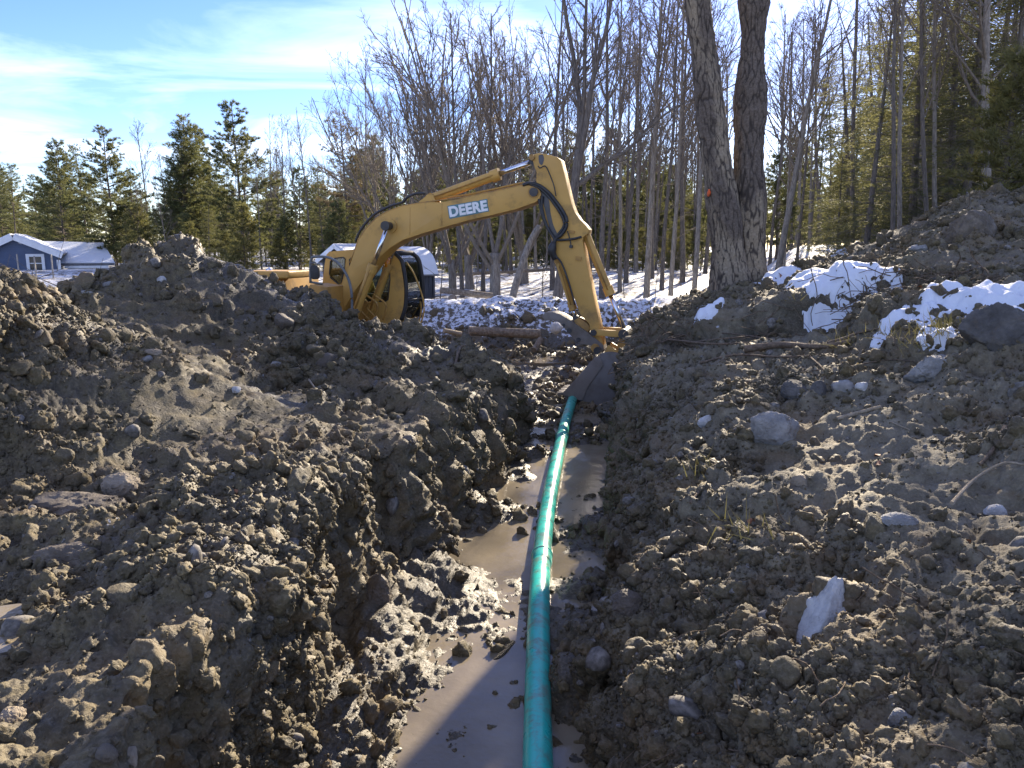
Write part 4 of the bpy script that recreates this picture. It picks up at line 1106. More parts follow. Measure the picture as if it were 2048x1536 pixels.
def branch_path(rg, p, d, L, n, up, wob):
    pts = [p.copy()]; d = d / np.linalg.norm(d)
    for k in range(n):
        d = d + rg.normal(size=3) * wob + np.array((0, 0, up)); d /= np.linalg.norm(d)
        pts.append(pts[-1] + d * L / n)
    return np.array(pts), d
def rot_about(d, axis_ang, tilt, rg=None):
    d = d / np.linalg.norm(d)
    a = np.cross(d, (0, 0, 1.0)) if abs(d[2]) < .95 else np.cross(d, (1.0, 0, 0)); a /= np.linalg.norm(a); b_ = np.cross(d, a)
    s = a * math.cos(axis_ang) + b_ * math.sin(axis_ang)
    return d * math.cos(tilt) + s * math.sin(tilt)
def bare_tree(seed, Ht, r0, kind):
    """returns (trunk mesh, crown mesh) of a leafless tree"""
    rg = np.random.default_rng(seed)
    tr, cr_ = MB(), MB()
    def grow(p, d, L, r, lev, up):
        n = (10, 8, 6, 5, 4)[lev]; sides = (8, 6, 4, 3, 3)[lev]
        pts, _ = branch_path(rg, p, d, L, n, up, (.045, .075, .11, .14, .16)[lev])
        t = np.linspace(0, 1, n + 1); rad = r * (1 - .82 * t) ** .9 + .0035
        cr_.tube(pts, rad, sides, False)
        if lev >= 4: return
        cnt = {1: rg.integers(9, 13), 2: rg.integers(6, 9), 3: rg.integers(4, 6)}[lev]
        for _ in range(cnt):
            s = rg.uniform(.18, .98) ** .8; k = min(int(s * n), n - 1); f = s * n - k
            q = pts[k] * (1 - f) + pts[k + 1] * f; dd = pts[k + 1] - pts[k]
            nl = L * (1 - s * .55) * rg.uniform(.32, .55)
            grow(q, rot_about(dd, rg.uniform(0, 6.28), R(rg.uniform(22, 48))), nl, max(rad[k] * rg.uniform(.42, .62), .005), lev + 1, .05)
    if kind == 'vase':
        h0 = Ht * rg.uniform(.10, .16)
        pts, d = branch_path(rg, np.zeros(3), np.array((0, 0, 1.0)), h0, 5, .02, .03)
        tr.tube(np.vstack((pts[:1] - (0, 0, .3), pts)), np.concatenate(([r0 * 1.5, r0 * 1.35], np.linspace(1.1, .95, 5) * r0)), 10)
        nst = rg.integers(5, 8)
        for k in range(nst):
            dd = rot_about(np.array((0, 0, 1.0)), k * 6.28 / nst + rg.uniform(-.4, .4), R(rg.uniform(8, 30)))
            grow(pts[-1] - (0, 0, rg.uniform(0, h0 * .5)), dd, (Ht - h0) * rg.uniform(.78, 1.02), r0 * rg.uniform(.40, .62), 1, .045)
    elif kind == 'tall':
        n = 16; pts, _ = branch_path(rg, np.zeros(3), np.array((0, 0, 1.0)), Ht * .93, n, .03, .018)
        t = np.linspace(0, 1, n + 1); rad = r0 * (1 - .80 * t) + .004
        tr.tube(np.vstack((pts[:1] - (0, 0, .3), pts)), np.concatenate(([r0 * 1.5], [r0 * 1.22], rad[1:])), 9)
        for _ in range(24):
            s = rg.uniform(.36, .99); k = min(int(s * n), n - 1); f = s * n - k; q = pts[k] * (1 - f) + pts[k + 1] * f
            L = Ht * (.42 * (1.08 - s)) * rg.uniform(.6, 1.15) + .5
            grow(q, rot_about(np.array((0, 0, 1.0)), rg.uniform(0, 6.28), R(rg.uniform(25, 50))), L, rad[k] * rg.uniform(.25, .42) + .004, 2, .075)
        for _ in range(7):
            s = rg.uniform(.08, .4); k = int(s * n)
            grow(pts[k], rot_about(np.array((0, 0, 1.0)), rg.uniform(0, 6.28), R(rg.uniform(50, 80))), rg.uniform(.6, 1.8), .012, 3, .02)
    else:  # sapling
        n = 10; pts, _ = branch_path(rg, np.zeros(3), np.array((.05, 0, 1.0)), Ht * .95, n, .03, .05)
        rad = r0 * (1 - .85 * np.linspace(0, 1, n + 1)) + .003
        tr.tube(np.vstack((pts[:1] - (0, 0, .2), pts)), np.concatenate(([r0 * 1.2], rad)), 6)
        for _ in range(18):
            s = rg.uniform(.2, .98); k = min(int(s * n), n - 1)
            grow(pts[k], rot_about(np.array((0, 0, 1.0)), rg.uniform(0, 6.28), R(rg.uniform(25, 60))), Ht * .28 * (1.15 - s) + .2, rad[k] * .4 + .002, 3, .06)
    return tr.mesh("trunk"), cr_.mesh("crown")
def blades(mb, base, dirs, L, W, rg):
    """thin leaf-sized triangles: base (n,3), dirs (n,3)"""
    n = len(base); d = dirs / (np.linalg.norm(dirs, axis=1)[:, None] + 1e-9)
    s = np.cross(d, rg.normal(size=(n, 3))); s /= np.linalg.norm(s, axis=1)[:, None] + 1e-9
    L = np.broadcast_to(L, (n,))[:, None]; W = np.broadcast_to(W, (n,))[:, None]
    V = np.stack((base - s * W, base + s * W, base + d * L), 1).reshape(-1, 3)
    mb.add(V, None, np.arange(3 * n).reshape(-1, 3))
def pine_tree(seed, Ht, r0, crown_from=.25, width=.22, dens=1.0, irregular=.5, multi=1):
    rg = np.random.default_rng(seed); tr, cr_, tw = MB(), MB(), MB()
    B, D = [], []
    for mst in range(multi):
        lean = np.array((rg.uniform(-.12, .12), rg.uniform(-.12, .12), 1.0)) if multi > 1 else np.array((0, 0, 1.0))
        Hm = Ht * (1 if mst == 0 else rg.uniform(.72, .95))
        n = 16; pts, _ = branch_path(rg, np.array((rg.uniform(-.25, .25), rg.uniform(-.25, .25), 0)) * (mst > 0), lean, Hm * .97, n, .03, .014)
        rad = r0 * (1 - .9 * np.linspace(0, 1, n + 1)) + .01
        tr.tube(np.vstack((pts[:1] - (0, 0, .3), pts)), np.concatenate(([r0 * 1.3], rad)), 8)
        s = crown_from
        while s < .985:
            k = min(int(s * n), n - 1); f = s * n - k; q = pts[k] * (1 - f) + pts[k + 1] * f
            rel = (s - crown_from) / (1 - crown_from)
            env = (min(1, .45 + rel * 2.4) * (1 - rel) ** .75) * Ht * width + .25
            for w in range(rg.integers(4, 8)):
                if rg.uniform() > .85 + .15 * dens: continue
                L = env * rg.uniform(1 - irregular, 1 + irregular * .55)
                az = rg.uniform(0, 6.28); el = R(-8 + 42 * rel + rg.uniform(-10, 12))
                dd = np.array((math.cos(az) * math.cos(el), math.sin(az) * math.cos(el), math.sin(el)))
                bp, _ = branch_path(rg, q, dd, L, 6, .035, .05)
                cr_.tube(bp, np.linspace(max(.012 * L, .012), .005, 7), 3, False)
                nb_ = max(3, int(9 * L / 1.6))
                for _ in range(nb_):
                    t = rg.uniform(.28, 1.0); kk = min(int(t * 6), 5); ff = t * 6 - kk; p = bp[kk] * (1 - ff) + bp[kk + 1] * ff
                    sd = rot_about(bp[kk + 1] - bp[kk], rg.uniform(0, 6.28), R(rg.uniform(15, 65))); sd[2] = abs(sd[2]) * .6 + .10
                    sl = rg.uniform(.22, .55) * (1.15 - .4 * t)
                    e = p + sd * sl
                    for tf in (.55, .8, 1.0):
                        c = p + (e - p) * tf; m_ = int(7 * dens) + 1
                        B.append(np.repeat(c[None], m_, 0)); D.append(sd[None] * .75 + rg.normal(size=(m_, 3)) * .6 + np.array((0, 0, .2)))
            s += rg.uniform(.018, .036)
    B = np.vstack(B); D = np.vstack(D)
    nd = MB(); blades(nd, B, D, rg.uniform(.15, .32, len(B)), rg.uniform(.012, .024, len(B)), rg)
    # the crown is one mesh: needles (slot 0) and branches (slot 1)
    out = MB(); out.v = nd.v + [v for v in cr_.v]; out.n = nd.n + cr_.n
    out.f3 = nd.f3; out.m3 = nd.m3
    out.f4 = [f + nd.n for f in cr_.f4]; out.m4 = [np.ones(len(f)) for f in cr_.f4]
    return tr.mesh("trunk"), out.mesh("crown", False)
def hemlock_tree(seed, Ht, r0, crown_from=.06, width=.26, dens=1.0):
    rg = np.random.default_rng(seed); tr, cr_ = MB(), MB(); B, D = [], []
    n = 16; pts, _ = branch_path(rg, np.zeros(3), np.array((0, 0, 1.0)), Ht * .97, n, .03, .012)
    rad = r0 * (1 - .9 * np.linspace(0, 1, n + 1)) + .01
    tr.tube(np.vstack((pts[:1] - (0, 0, .3), pts)), np.concatenate(([r0 * 1.4], rad)), 9)
    s = crown_from
    while s < .98:
        k = min(int(s * n), n - 1); f = s * n - k; q = pts[k] * (1 - f) + pts[k + 1] * f
        env = Ht * width * (1 - s) ** .7 + .3
        for w in range(rg.integers(2, 5)):
            L = env * rg.uniform(.5, 1.1); az = rg.uniform(0, 6.28); el = R(rg.uniform(-6, 22))
            dd = np.array((math.cos(az) * math.cos(el), math.sin(az) * math.cos(el), math.sin(el)))
            bp, _ = branch_path(rg, q, dd, L, 7, -.045, .05)
            cr_.tube(bp, np.linspace(max(.009 * L, .01), .004, 8), 3, False)
            side0 = np.cross(dd, (0, 0, 1.0)); side0 /= np.linalg.norm(side0)
            for t in np.arange(.15, 1.0, .22 / max(L, .6) / dens):
                kk = min(int(t * 7), 6); ff = t * 7 - kk; p = bp[kk] * (1 - ff) + bp[kk + 1] * ff
                for sg in (-1, 1):
                    sl = rg.uniform(.3, .75) * (1.1 - t * .6) * min(1.2, L / 2 + .4)
                    sd = side0 * sg * .8 + dd * .55 + np.array((0, 0, -.12)) + rg.normal(size=3) * .12
                    m_ = max(3, int(sl / .085))
                    tt = np.linspace(.05, 1, m_)[:, None]
                    c = p + sd * sl * tt + np.array((0, 0, -.10)) * tt ** 2
                    for s2 in (-1, 1):
                        B.append(c); D.append(np.cross(sd, (0, 0, 1.0))[None] * s2 * .7 + sd[None] * .6 + rg.normal(size=(m_, 3)) * .25)
        s += rg.uniform(.012, .03)
    B = np.vstack(B); D = np.vstack(D); nd = MB(); blades(nd, B, D, rg.uniform(.07, .17, len(B)), rg.uniform(.010, .022, len(B)), rg)
    out = MB(); out.v = nd.v + cr_.v; out.n = nd.n + cr_.n; out.f3 = nd.f3; out.m3 = nd.m3
    out.f4 = [f + nd.n for f in cr_.f4]; out.m4 = [np.ones(len(f)) for f in cr_.f4]
    return tr.mesh("trunk"), out.mesh("crown", False)
KIND = {}
def reg(key, meshes, Ht, mats):
    t, c = meshes; t.materials.append(mats[0])
    for m_ in mats[1:]: c.materials.append(m_)
    KIND[key] = (t, c, Ht)
for k in range(4): reg(f'vase{k}', bare_tree(500 + k, 13.0, .19, 'vase'), 13.0, (M['bark_grey'], M['twig']))
for k in range(5): reg(f'tall{k}', bare_tree(520 + k, 18.0, .14, 'tall'), 18.0, (M['bark_grey' if k % 2 else 'bark_dark'], M['twig']))
for k in range(2): reg(f'sap{k}', bare_tree(540 + k, 5.0, .035, 'sap'), 5.0, (M['bark_dark'], M['twig']))
reg('pine0', pine_tree(560, 14, .15, .14, .28, 1.2), 14, (M['bark_pine'], M['pine_needles'], M['bark_pine']))
reg('pine1', pine_tree(561, 14, .16, .12, .31, 1.3, .55), 14, (M['bark_pine'], M['pine_needles'], M['bark_pine']))
reg('pine2', pine_tree(562, 14, .13, .16, .20, .6, .5, 4), 14, (M['bark_pine'], M['pine_needles'], M['bark_pine']))
reg('pine3', pine_tree(563, 14, .13, .45, .20, .7, .7), 14, (M['bark_pine'], M['pine_needles'], M['bark_pine']))
reg('pinered', pine_tree(564, 14, .16, .25, .22, .5, .6), 14, (M['bark_pine'], M['dead_needles'], M['bark_pine']))
reg('young0', pine_tree(566, 6, .05, .05, .26, .8, .5), 6, (M['bark_pine'], M['olive_needles'], M['bark_pine']))
reg('young1', pine_tree(567, 6, .05, .08, .30, .7, .6), 6, (M['bark_pine'], M['pine_needles'], M['bark_pine']))
reg('hem0', hemlock_tree(570, 15, .16), 15, (M['bark_dark'], M['hemlock_needles'], M['bark_dark']))
reg('hem1', hemlock_tree(571, 15, .15, .10, .22, .8), 15, (M['bark_dark'], M['hemlock_needles'], M['bark_dark']))
reg('hem2', hemlock_tree(572, 6, .06, .05, .30), 6, (M['bark_dark'], M['olive_needles'], M['bark_dark']))
trng = random.Random(77)
NAMES = {'vase': 'bare_tree', 'tall': 'bare_tree', 'sap': 'sapling', 'pine': 'pine_tree', 'young': 'young_pine', 'hem': 'hemlock_tree'}
def place_tree(key, px, y, vtop, label, group=None, lean=(0, 0), thick=1.0, rz=None, wide=None):
    dax = y * CP + .26
    x = (px - 1024) / FPX * dax
    z = float(H(np.array([x]), np.array([y]))[0])
    elev = math.atan((768 - vtop) / FPX) - PITCH
    Ht = CAMZ + y * math.tan(elev) - z
    t, c, H0 = KIND[key]; s = Ht / H0
    nm = NAMES[key.rstrip('0123456789').replace('red', '')]
    root = thing(nm, label, "tree", (x, y, z - .05), trng.uniform(0, 6.28) if rz is None else rz, group)
    root.rotation_mode = 'ZXY'; root.rotation_euler = (R(lean[0]), R(lean[1]), root.rotation_euler[2])
    w = (s if wide is None else wide * s) * thick
    root.scale = (w, w, s)
    link("trunk", t, root); link("crown", c, root)
    return root
# pines behind the blue house and the spoil heap
LP = "tall pines behind the spoil heap"
place_tree('pine3', 36, 60, 322, "ragged half-bare pine behind the blue house", LP)
place_tree('pine0', 132, 58, 292, "pine with thin trunk behind the low wing of the blue house", LP)
place_tree('pine3', 182, 61, 285, "thin pine pressed against the left of a fuller pine", LP)
place_tree('pine1', 234, 57, 246, "full pointed pine right of the blue house", LP)
place_tree('pine2', 372, 56, 222, "many-stemmed pine above the peak of the spoil heap", LP, wide=1.1)
place_tree('pine0', 416, 60, 244, "pine overlapping the right of the many-stemmed pine", LP)
place_tree('pine1', 492, 54, 192, "tallest pine with broad layered boughs left of the excavator", LP)
place_tree('pinered', 702, 46, 205, "sparse brownish pine behind the excavator cab", LP)
place_tree('pine3', 650, 52, 330, "small sparse pine left of the brownish pine", LP)
place_tree('pine1', -60, 62, 300, "pine just outside the left edge behind the house", LP)
# maples behind the boom
MP = "spreading bare trees behind the boom"
place_tree('vase0', 905, 33, 45, "bare many-stemmed tree rising behind the boom lettering", MP)
place_tree('vase1', 990, 29, -40, "thick-trunked bare tree standing below the boom's outer end", MP, thick=1.15)
place_tree('vase2', 862, 36, 70, "bare spreading tree behind the middle of the boom", MP)
place_tree('vase3', 940, 35, -10, "bare tree between the two thickest trunks behind the boom", MP)
place_tree('vase1', 800, 39, 140, "bare spreading tree behind the boom's bend", MP)
place_tree('vase2', 765, 43, 190, "lowest bare spreading tree above the cab roof", MP)
place_tree('vase0', 1048, 38, -30, "bare tree behind the top of the arm", MP)
for px, y in ((924, 30), (966, 33)): place_tree('tall2', px, y, -20, "straight bare trunk in the clump below the boom lettering", "trunks in the clump below the boom lettering")
ORDN = "first second third fourth fifth sixth seventh eighth ninth tenth eleventh twelfth thirteenth fourteenth fifteenth sixteenth seventeenth eighteenth nineteenth twentieth".split()
def order(seq, k):
    return ORDN[sorted(range(len(seq)), key=lambda i: seq[i][0]).index(k)]
# slender trees across the middle and right
SL = "slender bare trees between the arm and the big twin tree"
SEQ = ((1205, 29, -160), (1240, 31, -120), (1252, 36, -60), (1293, 27, -220), (1304, 40, -100), (1324, 32, -150), (1341, 26, -200), (1365, 38, -60), (1388, 24, -260), (1215, 46, 0), (1180, 43, -40), (1272, 45, 20), (1430, 37, -80), (1352, 50, 60), (1410, 45, 10), (1105, 34, -120), (1072, 46, 30), (1022, 42, 40))
for k, (px, y, vt) in enumerate(SEQ):
    place_tree(f'tall{k % 5}', px, y, vt, f"slender bare tree on snow, {order(SEQ, k)} from the left between boom and twin tree", SL, (trng.uniform(-2, 2), trng.uniform(-2.5, 2.5)), trng.uniform(.8, 1.15))
place_tree('tall3', 1546, 22, -220, "bare tree leaning right just beyond the twin-trunked tree", None, (0, 5.5), 1.2)
SEQ = ((1566, 27, 20), (1592, 33, 0), (1614, 39, 40), (1652, 44, 60))
for k, (px, y, vt) in enumerate(SEQ):
    place_tree(f'tall{(k + 1) % 5}', px, y, vt, f"thin bare tree, {order(SEQ, k)} from the left in the bright gap right of the twin tree", "thin trees in the bright gap", (0, trng.uniform(-2, 3)), .8)
# hemlock wood on the right
HG = "hemlocks in the wood at the right"
place_tree('hem0', 1722, 20.5, -90, "lacy hemlock whose trunk stands left of the dark poles", None)
place_tree('hem2', 1668, 25, 300, "small pale green hemlock at the edge of the bright gap", None)
place_tree('hem2', 1760, 23, 380, "low hemlock bush under the lacy hemlock", None)
SEQ = ((1690, 33, 20), (1770, 30, -150), (1835, 27, -200), (1900, 31, -200), (1960, 25, -250), (2010, 29, -250), (2075, 22, -300), (1800, 38, -100), (1880, 24, -260), (2130, 26, -300), (1740, 42, 0), (1815, 21.5, -200), (1925, 20.5, -260), (1990, 19.5, -300), (1860, 33, -150), (1950, 36, -150))
for k, (px, y, vt) in enumerate(SEQ):
    place_tree(f'hem{k % 2}', px, y, vt, f"tall dark hemlock, {order(SEQ, k)} from the left in the wood at the right", HG, (0, -3), 1.0, None, 1.25)
PG = "dark pole trunks in the wood at the right"
SEQ = ((1776, 17.2), (1790, 17.6), (1850, 19), (1866, 19.6), (1892, 21), (1922, 20), (2012, 21), (2040, 23), (1830, 23), (1700, 29))
for k, (px, y) in enumerate(SEQ):
    place_tree(f'tall{k % 5}', px, y, -420, f"straight grey pole trunk, {order(SEQ, k)} from the left in the hemlock wood", PG, (trng.uniform(-1, 1), trng.uniform(-6, -3)), .75)
place_tree('tall1', 1966, 18, -500, "thickest grey trunk near the right edge behind the heap", None, (0, -5), 1.45)
place_tree('young0', 1985, 14.5, 90, "yellow-green bough-covered young conifer at the upper right edge", None)
# trees along the far side of the clearing
FB = "bare trees in the far tree line"
for k in range(44):
    px = 250 + k * 27 + trng.uniform(-10, 10); y = trng.uniform(48, 66)
    vt = trng.uniform(190, 330) if px < 720 else trng.uniform(60, 260)
    if px < 480: vt = trng.uniform(300, 380)
    place_tree(f'tall{k % 5}', px, y, vt, "thin bare tree in the far tree line across the clearing", FB, (trng.uniform(-3, 3), trng.uniform(-3, 3)), .8)
FY = "young conifers in the far tree line"
for k in range(46):
    px = 240 + k * 26 + trng.uniform(-12, 12)
    place_tree(('young0', 'young1', 'young0', 'hem2')[k % 4], px, trng.uniform(42, 64), trng.uniform(400, 470), "young yellow-green conifer filling the foot of the far tree line", FY)
FP = "pines in the far tree line"
for k in range(20):
    px = 560 + k * 46 + trng.uniform(-14, 14)
    place_tree(('pine3', 'pine0', 'pine1')[k % 3], px, trng.uniform(52, 72), trng.uniform(300, 400), "middling pine standing in the far tree line", FP)
RB = "tall bare trees deep in the wood right of the twin tree"
for k in range(26):
    px = 1535 + k * 20 + trng.uniform(-8, 8)
    place_tree(f'tall{k % 5}', px, trng.uniform(44, 70), trng.uniform(-30, 90), "tall thin bare tree deep in the wood right of the twin-trunked tree", RB, (trng.uniform(-2, 2), trng.uniform(-3, 2)), trng.uniform(.8, 1.2))
RP = "pines deep in the wood right of the twin tree"
for k in range(12):
    px = 1545 + k * 44 + trng.uniform(-12, 12)
    place_tree(('pine0', 'hem1', 'pine3')[k % 3], px, trng.uniform(46, 72), trng.uniform(140, 330), "evergreen deep in the wood right of the twin-trunked tree", RP, (0, -2))
for k in range(14):
    px = 1010 + k * 34 + trng.uniform(-10, 10)
    place_tree(f'tall{(k + 2) % 5}', px, trng.uniform(46, 66), trng.uniform(0, 120), "thin bare tree in the far tree line across the clearing", FB, (trng.uniform(-3, 3), trng.uniform(-3, 3)), .9)
# saplings by the slope
SG = "saplings on the snowy slope"
for px, y, vt in ((1250, 25.5, 470), (1310, 26, 480), (1475, 20, 380), (1180, 28, 470), (955, 27, 500), (880, 26, 420), (1365, 24, 500), (1430, 23, 470), (1085, 27, 460), (745, 30, 420)):
    place_tree(f'sap{trng.randint(0, 1)}', px, y, vt, "whippy bare sapling at the edge of the snowy slope", SG)
# woods beyond, one mass
def woods_mass():
    src = []
    for key in ('tall0', 'tall2', 'pine0', 'pine1', 'young1'):
        t, c, H0 = KIND[key]
        bm = bmesh.new(); bm.from_mesh(t)
        me = bpy.data.meshes.new("wood_shape"); bm.to_mesh(me); bm.free(); me.materials.append(t.materials[0])
        o = bpy.data.objects.new("wood_trunk_" + key, me); src.append(o)
        src.append(bpy.data.objects.new("wood_crown_" + key, c))
    src.sort(key=lambda o: o.name)                      # the node group sorts the shapes by name
    names = [o.name for o in src]
    pts, sc, ro, ix = [], [], [], []
    rg = random.Random(5)
    for _ in range(430):
        y = rg.uniform(68, 150); x = rg.uniform(-1.0, 1.0) * y * .95
        key = rg.choice(('tall0', 'tall2', 'pine0', 'pine1', 'pine0', 'young1'))
        s = rg.uniform(.65, 1.05) * (1.4 if key == 'young1' else 1) * (.8 if x < -.25 * y else 1.0)
        z = float(H(np.array([x]), np.array([y]))[0]); a = rg.uniform(0, 6.28)
        for pre in ('wood_trunk_', 'wood_crown_'):
            pts.append((x, y, z)); sc.append((s, s, s)); ro.append((0, 0, a)); ix.append(names.index(pre + key))
    return scatter_mass("distant_woods", "mixed woods far beyond the clearing", np.array(pts), np.array(sc), np.array(ro), np.array(ix), src, {})
woods_mass()

# the big twin-trunked tree on the right bank: thick plated bark modelled in the mesh
def big_trunk(path_px, y, radii, seed, bends=6):
    pts = catmull([at_y(u, v, y) for u, v in path_px], 10); n0 = len(pts)
    rr = np.interp(np.linspace(0, 1, n0), np.linspace(0, 1, len(radii)), radii)
    L = np.concatenate(([0], np.cumsum(np.linalg.norm(np.diff(pts, axis=0), axis=1))))
    nz_ = int(L[-1] / .022); na = 120
    q = np.linspace(0, L[-1], nz_)
    C = np.stack([np.interp(q, L, pts[:, k]) for k in range(3)], -1); r = np.interp(q, L, rr)
    th_ = np.linspace(0, 2 * math.pi, na, endpoint=False)
    base = np.stack((np.repeat(np.cos(th_)[None], nz_, 0), np.repeat(np.sin(th_)[None], nz_, 0), np.zeros((nz_, na))), -1)
    S = np.stack((base[..., 0] * r[:, None], base[..., 1] * r[:, None], np.repeat(q[:, None], na, 1)), -1).reshape(-1, 3)
    warp_ = S + .03 * np.stack((vnoise(S * 6, seed), vnoise(S * 6, seed + 1), vnoise(S * 4, seed + 2)), -1)
    f1, f2, idv = worley(warp_ * np.array((15, 15, 2.2)), seed, True, True)
    crack = sstep(.0, .15, f2 - f1)
    low = 1 - sstep(0, 2.6, S[:, 2])
    patch = sstep(-.05, .30, fbm(S * np.array((2.4, 2.4, .8)), 3, seed + 5) + .42 * low - .04)
    d = .020 * crack + .010 * idv + .02 * fbm(S * 9, 3, seed + 9) + .05 * vnoise(S * 1.2, seed + 11) - .018 * patch * crack
    flare = np.exp(-S[:, 2] / .45) * (.20 + .11 * np.repeat(np.sin(th_ * 4 + seed)[None], nz_, 0).ravel())
    ra = np.repeat(r[:, None], na, 1).ravel() + d + flare
    V = np.repeat(C[:, None], na, 1).reshape(-1, 3) + base.reshape(-1, 3) * ra[:, None]
    i = np.arange(nz_ - 1)[:, None] * na; j = np.arange(na)[None]; k = (j + 1) % na
    mb = MB(); mb.add(V, np.stack((i + j, i + k, i + na + k, i + na + j), -1).reshape(-1, 4))
    return mb, np.clip(patch * (.35 + .65 * crack), 0, 1), crack, C, r
m, nt, b = new_mat("plated_bark")
v = wpos(nt); fine = nz(nt, 28, 6, .7, v)
dk = ramp(nt, fine, ((.3, (.066, .053, .043)), (.7, (.17, .14, .112))))
lt = ramp(nt, fine, ((.3, (.17, .135, .095)), (.7, (.31, .26, .185))))
col = mix(nt, attr(nt, "peel"), dk, lt)
col = mix(nt, attr(nt, "crack"), (.045, .037, .031), col)
nt.links.new(col, b.inputs["Base Color"]); b.inputs["Roughness"].default_value = .9; b.inputs["Specular IOR Level"].default_value = .15
bump(nt, b, fine, .6, .02)
M['plated'] = m
TY = 13.0
tb0 = at_y(1478, 590, TY)
twin = thing("twin_trunk_tree", "big twin-trunked tree with peeling plated bark on the right bank", "tree", tuple(tb0))
trunks = []
for path, rad, sd in (([(1468, 612), (1461, 560), (1455, 480), (1443, 390), (1430, 290), (1413, 150), (1395, 0), (1375, -160), (1350, -420)], [.285, .25, .225, .215, .205, .19, .18, .16, .12], 601),
                      ([(1500, 610), (1500, 550), (1500, 480), (1498, 400), (1497, 300), (1502, 160), (1509, 0), (1516, -160), (1530, -420)], [.285, .25, .235, .23, .225, .21, .195, .18, .13], 602)):
    mb, pe, crk, C, r = big_trunk(path, TY + (.12 if sd == 602 else -.05), rad, sd)
    for a in mb.v: a -= tb0
    o = mb.build("trunk", M['plated'], twin)
    for nm, arr in (("peel", pe), ("crack", crk)):
        at_ = o.data.attributes.new(nm, 'FLOAT', 'POINT'); at_.data.foreach_set("value", arr.astype(np.float32))
    trunks.append((C - tb0, r))
mb = MB(); rgl = np.random.default_rng(9)
for C, r in trunks:                                   # crown: limbs above the frame
    top = C[-1]
    for k in range(7):
        dd = rot_about(np.array((0, 0, 1.0)), k * .9 + rgl.uniform(-.3, .3), R(rgl.uniform(12, 45)))
        p1, _ = branch_path(rgl, top - (0, 0, rgl.uniform(0, .8)), dd, rgl.uniform(3, 6), 8, .05, .07)
        mb.tube(p1, np.linspace(.10, .02, 9), 6)
        for _ in range(9):
            kk = rgl.integers(2, 8); p2, _ = branch_path(rgl, p1[kk], rot_about(p1[kk] - p1[kk - 1], rgl.uniform(0, 6.28), R(40)), rgl.uniform(.8, 2.2), 5, .05, .1); mb.tube(p2, np.linspace(.03, .005, 6), 4, False)
mb.build("crown", M['bark_dark'], twin)
mb = MB(); M['orange_paint'] = simple("orange_marking_paint", (.75, .12, .02), (.5, .10, .03), .7, 20)
c = at_y(1418, 386, TY - .21) - tb0
mb = MB(); V, F = rock_arrays(90, 3, 6, .3, .9, (.022, .04, .055)); mb.add(V + c, None, F); mb.build("paint_mark", M['orange_paint'], twin)

# dark forked tree behind the arm with its long bough
fy = 25.0
fk0 = at_y(1113, 604, fy)
fork = thing("forked_tree", "dark forked bare tree behind the arm with one long bough reaching right", "tree", tuple(fk0))
rgl = np.random.default_rng(21)
def px_limb(mb, pts, r0, r1, dy=0.0, twigs=0):
    Q = catmull([at_y(u, v, fy + dy * k) for k, (u, v) in enumerate(pts)], 6) - fk0
    mb.tube(Q, np.linspace(r0, r1, len(Q)), 8)
    for _ in range(twigs):
        k = rgl.integers(len(Q) // 4, len(Q) - 1); dd = rot_about(Q[k + 1] - Q[k], rgl.uniform(0, 6.28), R(rgl.uniform(25, 50)))
        p1, _ = branch_path(rgl, Q[k], dd, rgl.uniform(.8, 2.6), 6, .06, .08); mb.tube(p1, np.linspace(.035, .006, 7), 4, False)
        for _ in range(5):
            kk = rgl.integers(1, 6); p2, _ = branch_path(rgl, p1[kk], rot_about(p1[kk] - p1[kk - 1], rgl.uniform(0, 6.28), R(40)), rgl.uniform(.3, .9), 4, .05, .1); mb.tube(p2, np.linspace(.012, .004, 5), 3, False)
mb = MB(); px_limb(mb, [(1113, 612), (1120, 560), (1132, 480), (1147, 390), (1158, 300)], .17, .13); mb.build("trunk", M['bark_dark'], fork)
mb = MB()
px_limb(mb, [(1158, 300), (1160, 220), (1148, 120), (1130, 20), (1120, -80)], .10, .04, .15, 9)
px_limb(mb, [(1150, 370), (1172, 250), (1188, 150), (1212, 60), (1232, -60)], .11, .04, -.1, 9)
px_limb(mb, [(1158, 300), (1168, 200), (1170, 90), (1175, -60)], .09, .04, .1, 8)
px_limb(mb, [(1152, 372), (1180, 352), (1212, 325), (1255, 300), (1290, 262), (1340, 222), (1400, 190)], .085, .02, -.1, 12)
mb.build("crown", M['bark_dark'], fork)
# broken leaning trunk
lt0 = at_y(1028, 590, 26)
lt = thing("leaning_trunk", "pale broken trunk leaning right across the snow below the boom", "tree trunk", tuple(lt0))
mb = MB(); Q = catmull([at_y(u, v, 26 + .2 * k) for k, (u, v) in enumerate(((1024, 600), (1034, 560), (1048, 515), (1062, 478), (1078, 452)))], 6) - lt0
mb.tube(Q, np.linspace(.13, .085, len(Q)), 9); mb.build("trunk", M['bark_grey'], lt)

